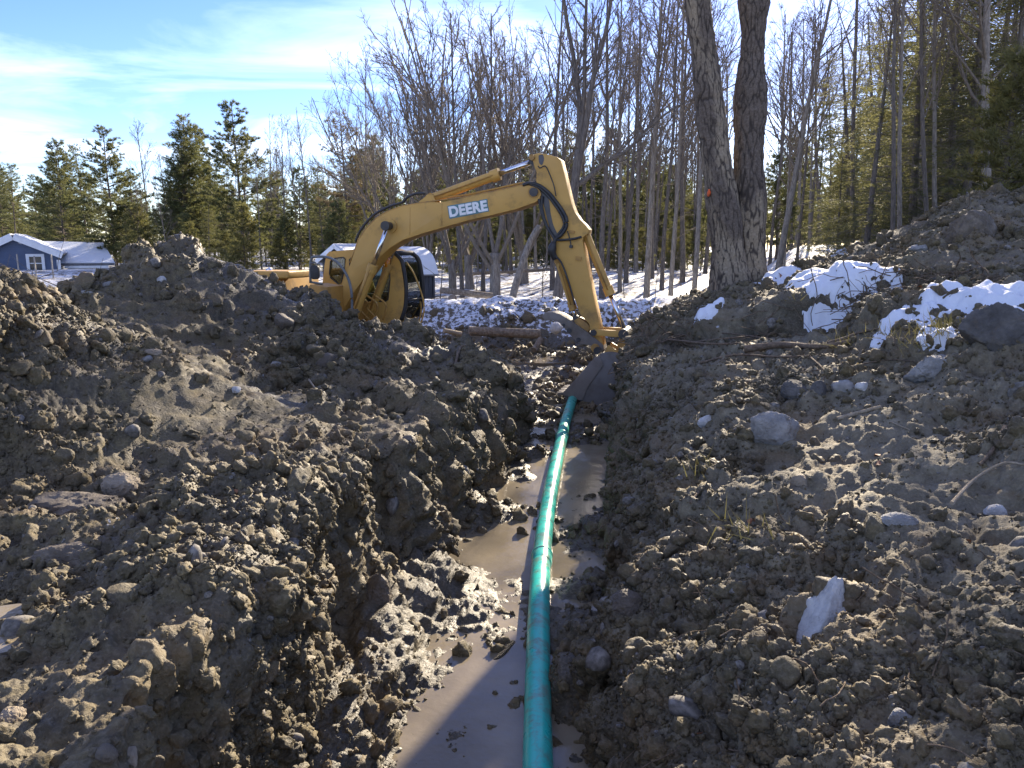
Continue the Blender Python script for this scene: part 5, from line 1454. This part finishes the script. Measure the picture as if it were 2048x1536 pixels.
# ------------------------------------------------------------------ blue house
m, nt, b = new_mat("snow")
v = wpos(nt); fl_ = nz(nt, 26.0, 8, .75, v)
nt.links.new(mix(nt, ramp(nt, fl_, ((.63, (0, 0, 0)), (.70, (.85, .85, .85)))), (.66, .69, .73), (.16, .12, .08)), b.inputs["Base Color"])
b.inputs["Roughness"].default_value = .65; bump(nt, b, nz(nt, 22.0, 6, .65, v), .6, .03)
M['snow'] = m
m, nt, b = new_mat("blue_siding")
v = coord(nt)
sp = nt.nodes.new("ShaderNodeSeparateXYZ"); nt.links.new(v, sp.inputs[0])
saw = mth(nt, 'FRACT', mth(nt, 'MULTIPLY', sp.outputs[2], 8.0))
nt.links.new(ramp(nt, nz(nt, 2, 4, .6, v), ((.3, (.060, .085, .15)), (.7, (.078, .108, .18)))), b.inputs["Base Color"]); b.inputs["Roughness"].default_value = .6
bump(nt, b, saw, .6, .02); M['siding'] = m
M['trim'] = simple("white_trim", (.72, .73, .74), (.62, .63, .64), .5, 4)
M['pane'] = simple("window_pane", (.03, .04, .045), None, .08)
M['shingle'] = simple("roof_shingle", (.10, .10, .105), (.16, .16, .165), .85, 6)
HY = 51.0
hb = at_y(28, 548, HY); hz0 = float(H(np.array([hb[0]]), np.array([HY]))[0])
house = thing("house", "blue gabled house with white trim beyond the spoil heap", "house", (hb[0], HY, hz0), R(25))
def hp(u, v): q = at_y(u, v, HY); return ((q[0] - hb[0]) * .86, q[2] - hz0)
pk = hp(27, 476); el_ = hp(-72, 522); er = hp(126, 514)
gw = [(el_[0] + .3, -.2), (er[0] - .25, -.2), (er[0] - .25, er[1] - .05), pk, (el_[0] + .3, el_[1] - .05)]
wx0, wz1 = hp(57, 513); wx1, wz0 = hp(86, 541)
win = [(wx0, wz0), (wx1, wz0), (wx1, wz1), (wx0, wz1)]
wl0 = [(a - 2.6, b) for a, b in win]
wall = plate("wall", gw, 0, .15, M['siding'], house, holes=(win, wl0))
mb = MB(); D = 5.0
mb.box(((er[0] - .32), D / 2 + .16, (er[1] - .3) / 2), (.14, D - .04, er[1])); mb.build("side_wall", M['siding'], house, smooth=False)
rt = .10
for a, c in ((pk, er), (pk, el_)):
    d_ = np.array((c[0] - a[0], c[1] - a[1])); nrm_ = np.array((-d_[1], d_[0])) / np.linalg.norm(d_); nrm_ = nrm_ if nrm_[1] > 0 else -nrm_
    q0, q1 = np.array(a) + nrm_ * .10, np.array(c) + nrm_ * .10
    roof = plate("roof", [tuple(q0), tuple(q1), tuple(q1 + nrm_ * .14), tuple(q0 + nrm_ * .14)], -.38, D, M['shingle'], house)
    plate("roof_snow", [tuple(q0 + nrm_ * .143), tuple(q1 + nrm_ * .143), tuple(q1 + nrm_ * .22), tuple(q0 + nrm_ * .22)], -.36, D - .02, M['snow'], roof)
    plate("rake_board", [tuple(np.array(a) - nrm_ * .12), tuple(np.array(c) - nrm_ * .12), tuple(q1 + nrm_ * .145), tuple(q0 + nrm_ * .145)], -.44, -.385, M['trim'], roof)
def window(parent, x0, x1, z0, z1, y, sash=True):
    f = MB(); t = .16
    fr = plate("window_frame", [(x0 - t, z0 - t), (x1 + t, z0 - t), (x1 + t, z1 + t), (x0 - t, z1 + t)], y - .06, y + .05, M['trim'], parent, holes=([(x0 + .02, z0 + .02), (x1 - .02, z0 + .02), (x1 - .02, z1 - .02), (x0 + .02, z1 - .02)],))
    mb = MB(); mb.box(((x0 + x1) / 2, y + .08, (z0 + z1) / 2), (x1 - x0, .02, z1 - z0)); mb.build("pane", M['pane'], fr, smooth=False)
    if sash:
        mb = MB(); mb.box(((x0 + x1) / 2, y + .045, (z0 + z1) / 2), (x1 - x0, .05, .06)); mb.build("meeting_rail", M['trim'], fr, smooth=False)
window(house, wx0, wx1, wz0, wz1, 0); window(house, wl0[0][0], wl0[1][0], wz0, wz1, 0)
mb = MB(); cb = er[0] - .25; mb.box((cb, -.03, (er[1] - .3) / 2), (.22, .12, er[1] - .1)); mb.build("corner_board", M['trim'], house, smooth=False)
c = hp(41, 484); mb = MB(); mb.tube([(c[0], -.08, c[1]), (c[0], .02, c[1])], .13, 14); mb.build("gable_lamp", M['trim'], house)
# low wing with porch windows
wy0, wy1 = 1.2, 6.0
e0 = hp(126, 522); e1 = hp(236, 529); r0_ = hp(96, 491); r1_ = hp(207, 497)
zev = e1[1] * .98; xr2 = e1[0]
mb = MB(); Vr = [(er[0] - .5, .7, zev), (xr2, .7, zev), (xr2 - .75, 4.2, r1_[1] + .35), (er[0] - 2.2, 4.2, r1_[1] + .45)]
Vr = np.array(Vr); mb.add(np.vstack((Vr, Vr - (0, 0, .14))), [(0, 1, 2, 3), (7, 6, 5, 4), (0, 4, 5, 1), (1, 5, 6, 2), (2, 6, 7, 3), (3, 7, 4, 0)]); wroof = mb.build("wing_roof", M['shingle'], house, smooth=False)
mb = MB(); Vs = Vr + (0, 0, .01); Vs[:2] += np.array((0, .12, .03)); mb.add(np.vstack((Vs + (0, 0, .07), Vs)), [(0, 1, 2, 3), (7, 6, 5, 4), (0, 4, 5, 1), (1, 5, 6, 2), (2, 6, 7, 3), (3, 7, 4, 0)]); mb.build("roof_snow", M['snow'], wroof, smooth=False)
mb = MB(); mb.box(((er[0] + xr2) / 2 - .2, .74, zev - .22), (xr2 - er[0] - .4, .10, .18)); mb.build("eave_board", M['trim'], wroof, smooth=False)
mb = MB(); mb.box(((er[0] + xr2) / 2 - .3, 1.32, (zev - .3) / 2), (xr2 - er[0] - .9, .16, zev - .3)); ww = mb.build("wing_wall", M['siding'], house, smooth=False)
zt = zev - .48; span = xr2 - er[0] - .9; x0 = er[0] + .15
for k in range(4):
    a = x0 + k * span / 4 + .16; window(house, a, a + span / 4 - .32, zt - 1.0, zt, 1.19)
    mb = MB(); mb.box((a - .16, 1.15, zev / 2 - .1), (.14, .10, zev - .3)); mb.build("porch_post", M['trim'], house, smooth=False)
# wire fence posts before the house
for k in range(3):
    p = at_y(38 + 34 * k, 548, 40); z = float(H(np.array([p[0]]), np.array([40.0]))[0])
    mb = MB(); mb.box((0, 0, .55), (.06, .06, 1.3)); o = mb.build("fence_post", simple(f"post_wood", (.32, .30, .27), (.22, .2, .18), .8), smooth=False); bevel_mesh(o.data, .01)
    o.location = (p[0], 40, z)
    tag(o, ("thin pale fence post before the house window", "thin pale fence post right of the house window", "thin pale fence post at the house corner")[k], "fence post")

# ------------------------------------------------------------------ sheds behind the cab
M['shedwall'] = simple("dark_board", (.028, .032, .04), (.06, .065, .075), .7, 5, .5, 8, vscale=(7, 7, .5))
def shed_gambrel():
    y = 30.0; b0 = at_y(783, 588, y); z0 = float(H(np.array([b0[0]]), np.array([y]))[0])
    t = thing("gambrel_shed", "dark shed with snow-covered gambrel roof behind the excavator cab", "shed", (b0[0], y, z0), R(-55))
    W, D = 2.6, 2.4; hw = at_y(860, 547, y - .4)[2] - z0
    top = at_y(820, 497, y)[2] - z0
    prof = [(-W / 2, hw), (-W / 2 * .72, hw + (top - hw) * .66), (0, top), (W / 2 * .72, hw + (top - hw) * .66), (W / 2, hw)]
    gable = [(-W / 2, -.2), (W / 2, -.2)] + prof[::-1]
    for y0 in (-D / 2, D / 2 - .08):
        plate("end_wall", gable, y0, y0 + .08, M['shedwall'], t)
    nb_ = 13
    for s in (-1, 1):
        for k in range(nb_):
            mb = MB(); mb.box((s * (W / 2 - .03), -D / 2 + .09 + (k + .5) * (D - .2) / nb_, hw / 2 - .1), (.05 + .01 * (k % 2), (D - .2) / nb_ - .012, hw + .2)); mb.build("board", M['shedwall'], t, smooth=False)
    ov = [(a * 1.06, b + .02) for a, b in prof]
    arc = catmull([(a, 0, b) for a, b in [(ov[0][0] * 1.03, ov[0][1] - .10)] + ov + [(ov[-1][0] * 1.03, ov[-1][1] - .10)]], 3)[:, [0, 2]]
    strip("roof", [tuple(q) for q in arc[::-1]], -D / 2 - .12, D / 2 + .12, -.05, 'shingle', t)
    strip("roof_snow", [tuple(q) for q in (arc * np.array((1.0, 1.0)) + np.array((0, .055)))[::-1]], -D / 2 - .10, D / 2 + .10, -.09, 'snow', t)
shed_gambrel()
def shed_gable():
    y = 36.0; b0 = at_y(710, 580, y); z0 = float(H(np.array([b0[0]]), np.array([y]))[0])
    t = thing("gable_shed", "small dark gabled shed with snowy roof peeking over the cab", "shed", (b0[0], y, z0), R(-25))
    W, D = 1.7, 2.4; top = at_y(690, 489, y)[2] - z0; hw = top - .6
    pr = [(-W / 2, -.2), (W / 2, -.2), (W / 2, hw), (0, top - .1), (-W / 2, hw)]
    for y0 in (-D / 2, D / 2 - .08): plate("end_wall", pr, y0, y0 + .08, M['shedwall'], t)
    for s in (-1, 1):
        mb = MB(); mb.box((s * (W / 2 - .04), 0, hw / 2 - .1), (.08, D - .18, hw + .2)); mb.build("side_wall", M['shedwall'], t, smooth=False)
        a = np.array((0, top - .06)); c = np.array((s * (W / 2 + .22), hw - .18)); n_ = np.array((-(c - a)[1], (c - a)[0])); n_ = n_ / np.linalg.norm(n_); n_ = n_ if n_[1] > 0 else -n_
        rf = plate("roof", [tuple(a), tuple(c), tuple(c + n_ * .05), tuple(a + n_ * .05)], -D / 2 - .2, D / 2 + .2, M['shingle'], t)
        plate("roof_snow", [tuple(a + n_ * .052), tuple(c + n_ * .052), tuple(c + n_ * .12), tuple(a + n_ * .12)], -D / 2 - .18, D / 2 + .18, M['snow'], rf)
        plate("rake_board", [tuple(a - n_ * .10), tuple(c - n_ * .10), tuple(c + n_ * .051), tuple(a + n_ * .051)], -D / 2 - .24, -D / 2 - .205, M['trim'], rf)
shed_gable()

# ------------------------------------------------------------------ snow lying on the right bank
def snow_patch(name, label, blobs_px, thick, seed, n=72):
    """snow lying on the ground: a union of blobs around the traced spots (u, v, half width in px)"""
    hs_ = [hit(u, v) for u, v, r in blobs_px]; med = float(np.median([h[2] for h in hs_]))
    C = []
    for h, (u, v, r) in zip(hs_, blobs_px):
        if abs(h[2] / med - 1) < .32: C.append((h[0][0], h[0][1], r * h[2] / FPX))
    C = np.array(C); lo = (C[:, :2] - C[:, 2:] * 2.3).min(0); hi_ = (C[:, :2] + C[:, 2:] * 2.3).max(0)
    GXX, GYY = np.meshgrid(np.linspace(lo[0], hi_[0], n), np.linspace(lo[1], hi_[1], n)); pts = np.stack((GXX.ravel(), GYY.ravel()), -1)
    P3 = np.column_stack((pts, np.zeros(len(pts))))
    f = np.zeros(len(pts))
    for x, y, r in C: f = f + np.exp(-1.1 * (((pts[:, 0] - x) / r) ** 2 + ((pts[:, 1] - y) / (r * 1.35)) ** 2))
    sd = f - .42 + .34 * fbm(P3 * 5 + seed, 5, seed, .62)
    zz = np.array([drop(x, y)[0] for x, y in pts]).reshape(n, n); raw = zz.copy()
    for _ in range(2): zz[1:-1, 1:-1] = (zz[:-2, 1:-1] + zz[2:, 1:-1] + zz[1:-1, :-2] + zz[1:-1, 2:] + zz[1:-1, 1:-1] * 2) / 6
    zt_ = zz.ravel()
    th_ = thick * np.sqrt(np.clip(sd / .5, 0, 1)) * (.9 + .5 * fbm(P3 * 4 + 7 + seed, 3, seed + 3)) + .016 * fbm(P3 * 14, 3, seed)
    top = np.where(sd > 0, zt_ + th_, np.minimum(zt_, raw.ravel()) - .05)
    V = np.column_stack((pts, top)); i = np.arange(n - 1)[:, None] * n; j = np.arange(n - 1)[None]
    F = np.stack((i + j, i + j + 1, i + n + j + 1, i + n + j), -1).reshape(-1, 4)
    keep = (sd[F] > -.06).any(1); mb = MB(); mb.add(V, F[keep])
    return tag(mb.build(name, M['snow']), label, None, None, "stuff")
snow_patch("snow", "snow cap on the turf edge right of the twin-trunked tree", [(1545, 556, 32), (1575, 554, 34), (1610, 554, 42), (1640, 556, 50), (1690, 556, 44), (1735, 554, 46), (1775, 574, 26), (1650, 575, 34)], .075, 1, 96)
snow_patch("snow", "broad snow patch on the bank left of the dark boulder", [(1890, 590, 40), (1930, 600, 60), (1985, 590, 60), (2040, 600, 50), (1920, 630, 40), (2090, 610, 50)], .075, 2)
snow_patch("snow", "snow tongue in front of the broad snow patch", [(1800, 652, 34), (1840, 648, 40), (1890, 668, 36), (1860, 672, 26)], .06, 3)
snow_patch("snow", "small snow dab under the overhanging roots", [(1752, 688, 16), (1766, 678, 18)], .04, 4, 44)
snow_patch("snow", "snow beside the dark boulder at the right edge", [(2030, 630, 34), (2080, 640, 50)], .07, 5, 50)
snow_patch("snow", "small snow streak on the slope left of the twin trunk", [(1400, 626, 16), (1420, 612, 18), (1438, 604, 12)], .05, 6, 44)

# ------------------------------------------------------------------ logs, roots, sticks
M['log'] = bark("log_bark", (.11, .085, .06), (.30, .25, .19), (5, 5, 5))
M['root'] = bark("root_bark", (.085, .062, .042), (.24, .18, .125), (8, 8, 8))
M['pale_root'] = bark("pale_root", (.24, .19, .13), (.42, .35, .25), (8, 8, 8))
M['wetwood'] = bark("wet_wood", (.018, .015, .012), (.055, .045, .035), (9, 9, 9), .4)
def lying(name, pts, r, mat, label, cat, lift=.3, taper=.6, dmax=None, sides=9):
    Q = []
    for u, v in pts:
        p, n, dd = hit(u, v)
        if dmax and dd > dmax: p = at(u, v, dmax)
        Q.append(p + np.array((0, 0, 1)) * r * lift)
    Q = catmull(Q, 8); o0 = Q.mean(0); mb = MB()
    rad = np.linspace(r, r * taper, len(Q)) * (1 + .12 * vnoise(Q * 9.0, 5)); mb.tube(Q - o0, rad, sides)
    o = mb.build(name, M[mat], sharp=60); o.location = o0
    return tag(o, label, cat)
def log_at(name, a, c, y, r, mat, label):
    A, C = at_y(*a, y), at_y(*c, y + .3); o0 = (A + C) / 2; mb = MB(); t = np.linspace(0, 1, 14)[:, None]; Q = A + (C - A) * t - o0
    mb.tube(Q, r * (1 + .06 * vnoise(Q * 3, 4)), 16); o = mb.build(name, M[mat], sharp=50); o.location = o0; return tag(o, label, "log")
log_at("log", (938, 662), (1080, 668), 19.6, .12, 'log', "cut log lying on the mud flat below the boom")
log_at("log", (888, 661), (922, 668), 19.2, .06, 'pale_root', "pale short bent log end left of the cut log")
log_at("log", (880, 580), (985, 592), 25.5, .10, 'log', "long fallen log lying in the snow behind the mud flat")
log_at("log", (900, 550), (1090, 540), 36, .07, 'log', "thin fallen trunk on the snow among the far trees")
log_at("stump", (905, 612), (905, 596), 24.6, .14, 'log', "short stump at the snow edge right of the cab")
log_at("log", (1068, 700), (1082, 678), 17.5, .07, 'log', "short upright butt of wood beside the puddle")
roots = [
    ([(1260, 690), (1330, 682), (1420, 690), (1500, 688)], .020, "upper long root trailing left along the cut bank edge"),
    ([(1300, 700), (1360, 690), (1440, 680), (1520, 672)], .016, "second long root just under the bank edge"),
    ([(1312, 690), (1370, 672), (1450, 668), (1540, 680)], .014, "thin root arching along the bank edge below the tree"),
    ([(1490, 704), (1560, 696), (1640, 700), (1700, 690)], .045, "thickest shredded root lying along the cut bank"),
    ([(1400, 728), (1470, 712), (1560, 716), (1640, 712)], .016, "root hanging below the thickest shredded root"),
    ([(1480, 768), (1560, 752), (1630, 742), (1690, 736)], .010, "thin pale root strung across the bank face"),
    ([(1655, 690), (1690, 680), (1720, 668), (1760, 660)], .022, "knotted root rising toward the snow dab"),
    ([(1620, 715), (1650, 745), (1640, 770)], .010, "short root curling down from the thick root"),
]
for pts, r, lab in roots: lying("root", pts, r, 'root', lab, "root", .8, .5)
lying("root", [(1902, 1022), (1940, 980), (1975, 955), (2010, 940), (2046, 944)], .011, 'pale_root', "pale bare root arching up from the bank at the right edge", "root", 4, .5)
lying("branch_stub", [(1674, 842), (1710, 832), (1762, 818)], .018, 'pale_root', "pale broken stick lying on the bank above the grey slab", "stick", 1.0, .8)
lying("stick", [(1780, 845), (1820, 862)], .006, 'pale_root', "thin short twig below the pale broken stick", "stick", 1.2, .6)
lying("stick", [(922, 1368), (970, 1345), (1000, 1322), (1026, 1294)], .022, 'wetwood', "black wet stick bridging the puddle left of the pipe", "stick", 1.4, 1.1)
lying("stick", [(910, 735), (920, 700), (932, 694)], .02, 'root', "root stub poking up at the end of the left bank", "stick", 1.2, .5, 12)
lying("stick", [(618, 762), (632, 782), (640, 800)], .012, 'pale_root', "forked pale root on the bench near the spoil heap", "stick", 1.2, .5)
lying("stick", [(125, 985), (150, 1000), (180, 1010)], .010, 'root', "twig lying on the frosty block of the near bench", "stick", 1.2, .5)
lying("stick", [(2010, 860), (1985, 905), (1960, 935)], .016, 'root', "brown root hanging at the right edge above the pale root", "stick", 1.2, .6)
lying("stick", [(1700, 735), (1780, 722), (1850, 728)], .008, 'root', "thin root crossing the bank below the snow dab", "stick", 1.5, .5)
lying("stick", [(1440, 1195), (1470, 1185), (1520, 1200)], .005, 'pale_root', "fine straw-coloured rootlet on the right bank face", "stick", 1.2, .5)
lying("stick", [(1380, 1010), (1400, 985)], .012, 'root', "short dark stick set in the right trench wall", "stick", 1.2, .6)
# fine rootlets and straw, uncountable
mb = MB(); rgl = np.random.default_rng(31)
cand = np.where(right[ci_] > .5)[0]; band = cand[topsoil[ci_[cand]] > .5]
pick = np.concatenate((rgl.choice(cand, 420, replace=False), rgl.choice(band, min(380, len(band)), replace=False)))
for k, q in enumerate(pick):
    p = P2[ci_[q]]; n_ = N2[ci_[q]]; dd = rgl.normal(size=3) + (np.array((-.9, 0, -.25)) if k >= 420 else 0); dd -= n_ * (dd @ n_) * .7; dd /= np.linalg.norm(dd)
    L = rgl.uniform(.05, .22) * (1 + dist[ci_[q]] * .05) * (2.0 if k >= 420 else 1); pts, _ = branch_path(rgl, p + n_ * .012, dd, L, 6, -.06, .2); mb.tube(pts, rgl.uniform(.0012, .003) * (1 + .12 * dist[ci_[q]]), 4, False)
tag(mb.build("rootlets", M['root']), "fine rootlets and straw sticking out of the right bank", None, None, "stuff")
# tufts of dead grass and leaves
M['deadleaf'] = simple("dead_leaf", (.20, .075, .03), (.34, .16, .07), .7, 8)
leaf_px = [(1500, 1045), (1512, 1040), (1757, 930), (1752, 912), (1603, 1080), (1870, 660), (1562, 553), (1838, 577), (1855, 642), (1400, 1470), (1412, 1490), (470, 985), (1935, 1085)]
where_l = ["beside small stones on the right bank", "overlapping another leaf on the right bank", "hooked on the bank below the grey slab", "standing on edge below the grey slab", "in the middle of the right bank", "on the grass by the snow tongue", "on the snow cap by the twin tree", "between the two snow patches", "at the rim of the broad snow patch",
           "at the foot of the right bank", "drooping at the foot of the right bank", "on the left bench face", "near the right edge of the bank"]
for k, (u, v) in enumerate(leaf_px):
    p, n_, dd = hit(u, v); s = 7.5 * dd / FPX
    a = np.linspace(0, 2 * math.pi, 12, endpoint=False); V = np.stack((np.cos(a) * s * (1 + .25 * np.sin(3 * a)), np.sin(a) * s * .7, .3 * s * np.cos(2 * a)), -1)
    mb = MB(); mb.add(np.vstack((V, [[0, 0, .25 * s]], V - (0, 0, .002), [[0, 0, .25 * s - .002]])), None, [(12, i, (i + 1) % 12) for i in range(12)] + [(25, 13 + (i + 1) % 12, 13 + i) for i in range(12)])
    o = mb.build("dead_leaf", M['deadleaf']); o.location = p + n_ * s * .5; o.rotation_euler = (R(trng.uniform(20, 80)), R(trng.uniform(-30, 30)), trng.uniform(0, 6))
    tag(o, "curled rust-brown leaf " + where_l[k], "leaf")
M['grass'] = needles_mat("dry_grass", (.12, .11, .04), (.24, .20, .09), .3)
mb = MB(); B_, D_ = [], []
for (u, v, n_) in ((1900, 655, 90), (1880, 668, 70), (1780, 670, 50), (1840, 690, 60), (1500, 1060, 30), (1395, 945, 30), (1700, 690, 40), (1330, 565, 0), (1600, 600, 30)):
    p, nn_, dd = hit(u, v); 
    if n_: B_.append(p + rgl.normal(size=(n_, 3)) * np.array((.12, .10, .015))); D_.append(rgl.normal(size=(n_, 3)) * .6 + np.array((-.4, -.2, .9)))
blades(mb, np.vstack(B_), np.vstack(D_), rgl.uniform(.06, .24, sum(len(x) for x in B_)), .004, rgl)
tag(mb.build("grass", M['grass'], smooth=False), "tufts of dry grass hanging from the turf edge by the snow", None, None, "stuff")

# ------------------------------------------------------------------ brush pile before the house
bp0 = at_y(170, 572, 17.0); bp0[2] = float(H(np.array([bp0[0]]), np.array([17.0]))[0])
brush = thing("brush_pile", "heap of cut bare branches between the spoil heap and the blue house", "brush pile", tuple(bp0))
rgl = np.random.default_rng(55)
for k in range(46):
    p = np.array((rgl.uniform(-3.2, 2.6), rgl.uniform(-.9, 1.2), rgl.uniform(.05, .75)))
    az = rgl.choice((0, math.pi)) + rgl.normal() * .5; el2 = R(rgl.uniform(-6, 30)); dd = np.array((math.cos(az) * math.cos(el2), math.sin(az) * math.cos(el2), math.sin(el2)))
    mb = MB(); L = rgl.uniform(1.2, 3.4); pts, _ = branch_path(rgl, p, dd, L, 7, -.03, .08); r = rgl.uniform(.010, .028); mb.tube(pts, np.linspace(r, .004, 8), 5)
    for _ in range(7):
        kk = rgl.integers(1, 7); p2, _ = branch_path(rgl, pts[kk], rot_about(pts[kk] - pts[kk - 1], rgl.uniform(0, 6.28), R(rgl.uniform(25, 55))), rgl.uniform(.3, 1.1), 4, .0, .1); mb.tube(p2, np.linspace(r * .5, .003, 5), 3, False)
    mb.build("branch", M['twig' if k % 3 else 'bark_dark'], brush)
bp1 = at_y(590, 548, 21.0); bp1[2] = float(H(np.array([bp1[0]]), np.array([21.0]))[0])
brush2 = thing("brush_pile", "loose fallen branches behind the excavator's engine hood", "brush pile", tuple(bp1))
for k in range(16):
    p = np.array((rgl.uniform(-2.5, 2.0), rgl.uniform(-.6, 1.0), rgl.uniform(.3, 1.0))); az = rgl.choice((0, math.pi)) + rgl.normal() * .4; el2 = R(rgl.uniform(-5, 35)); dd = np.array((math.cos(az) * math.cos(el2), math.sin(az) * math.cos(el2), math.sin(el2)))
    mb = MB(); pts, _ = branch_path(rgl, p, dd, rgl.uniform(1.2, 3.0), 6, -.02, .08); mb.tube(pts, np.linspace(rgl.uniform(.015, .05), .006, 7), 5); mb.build("branch", M['bark_dark'], brush2)
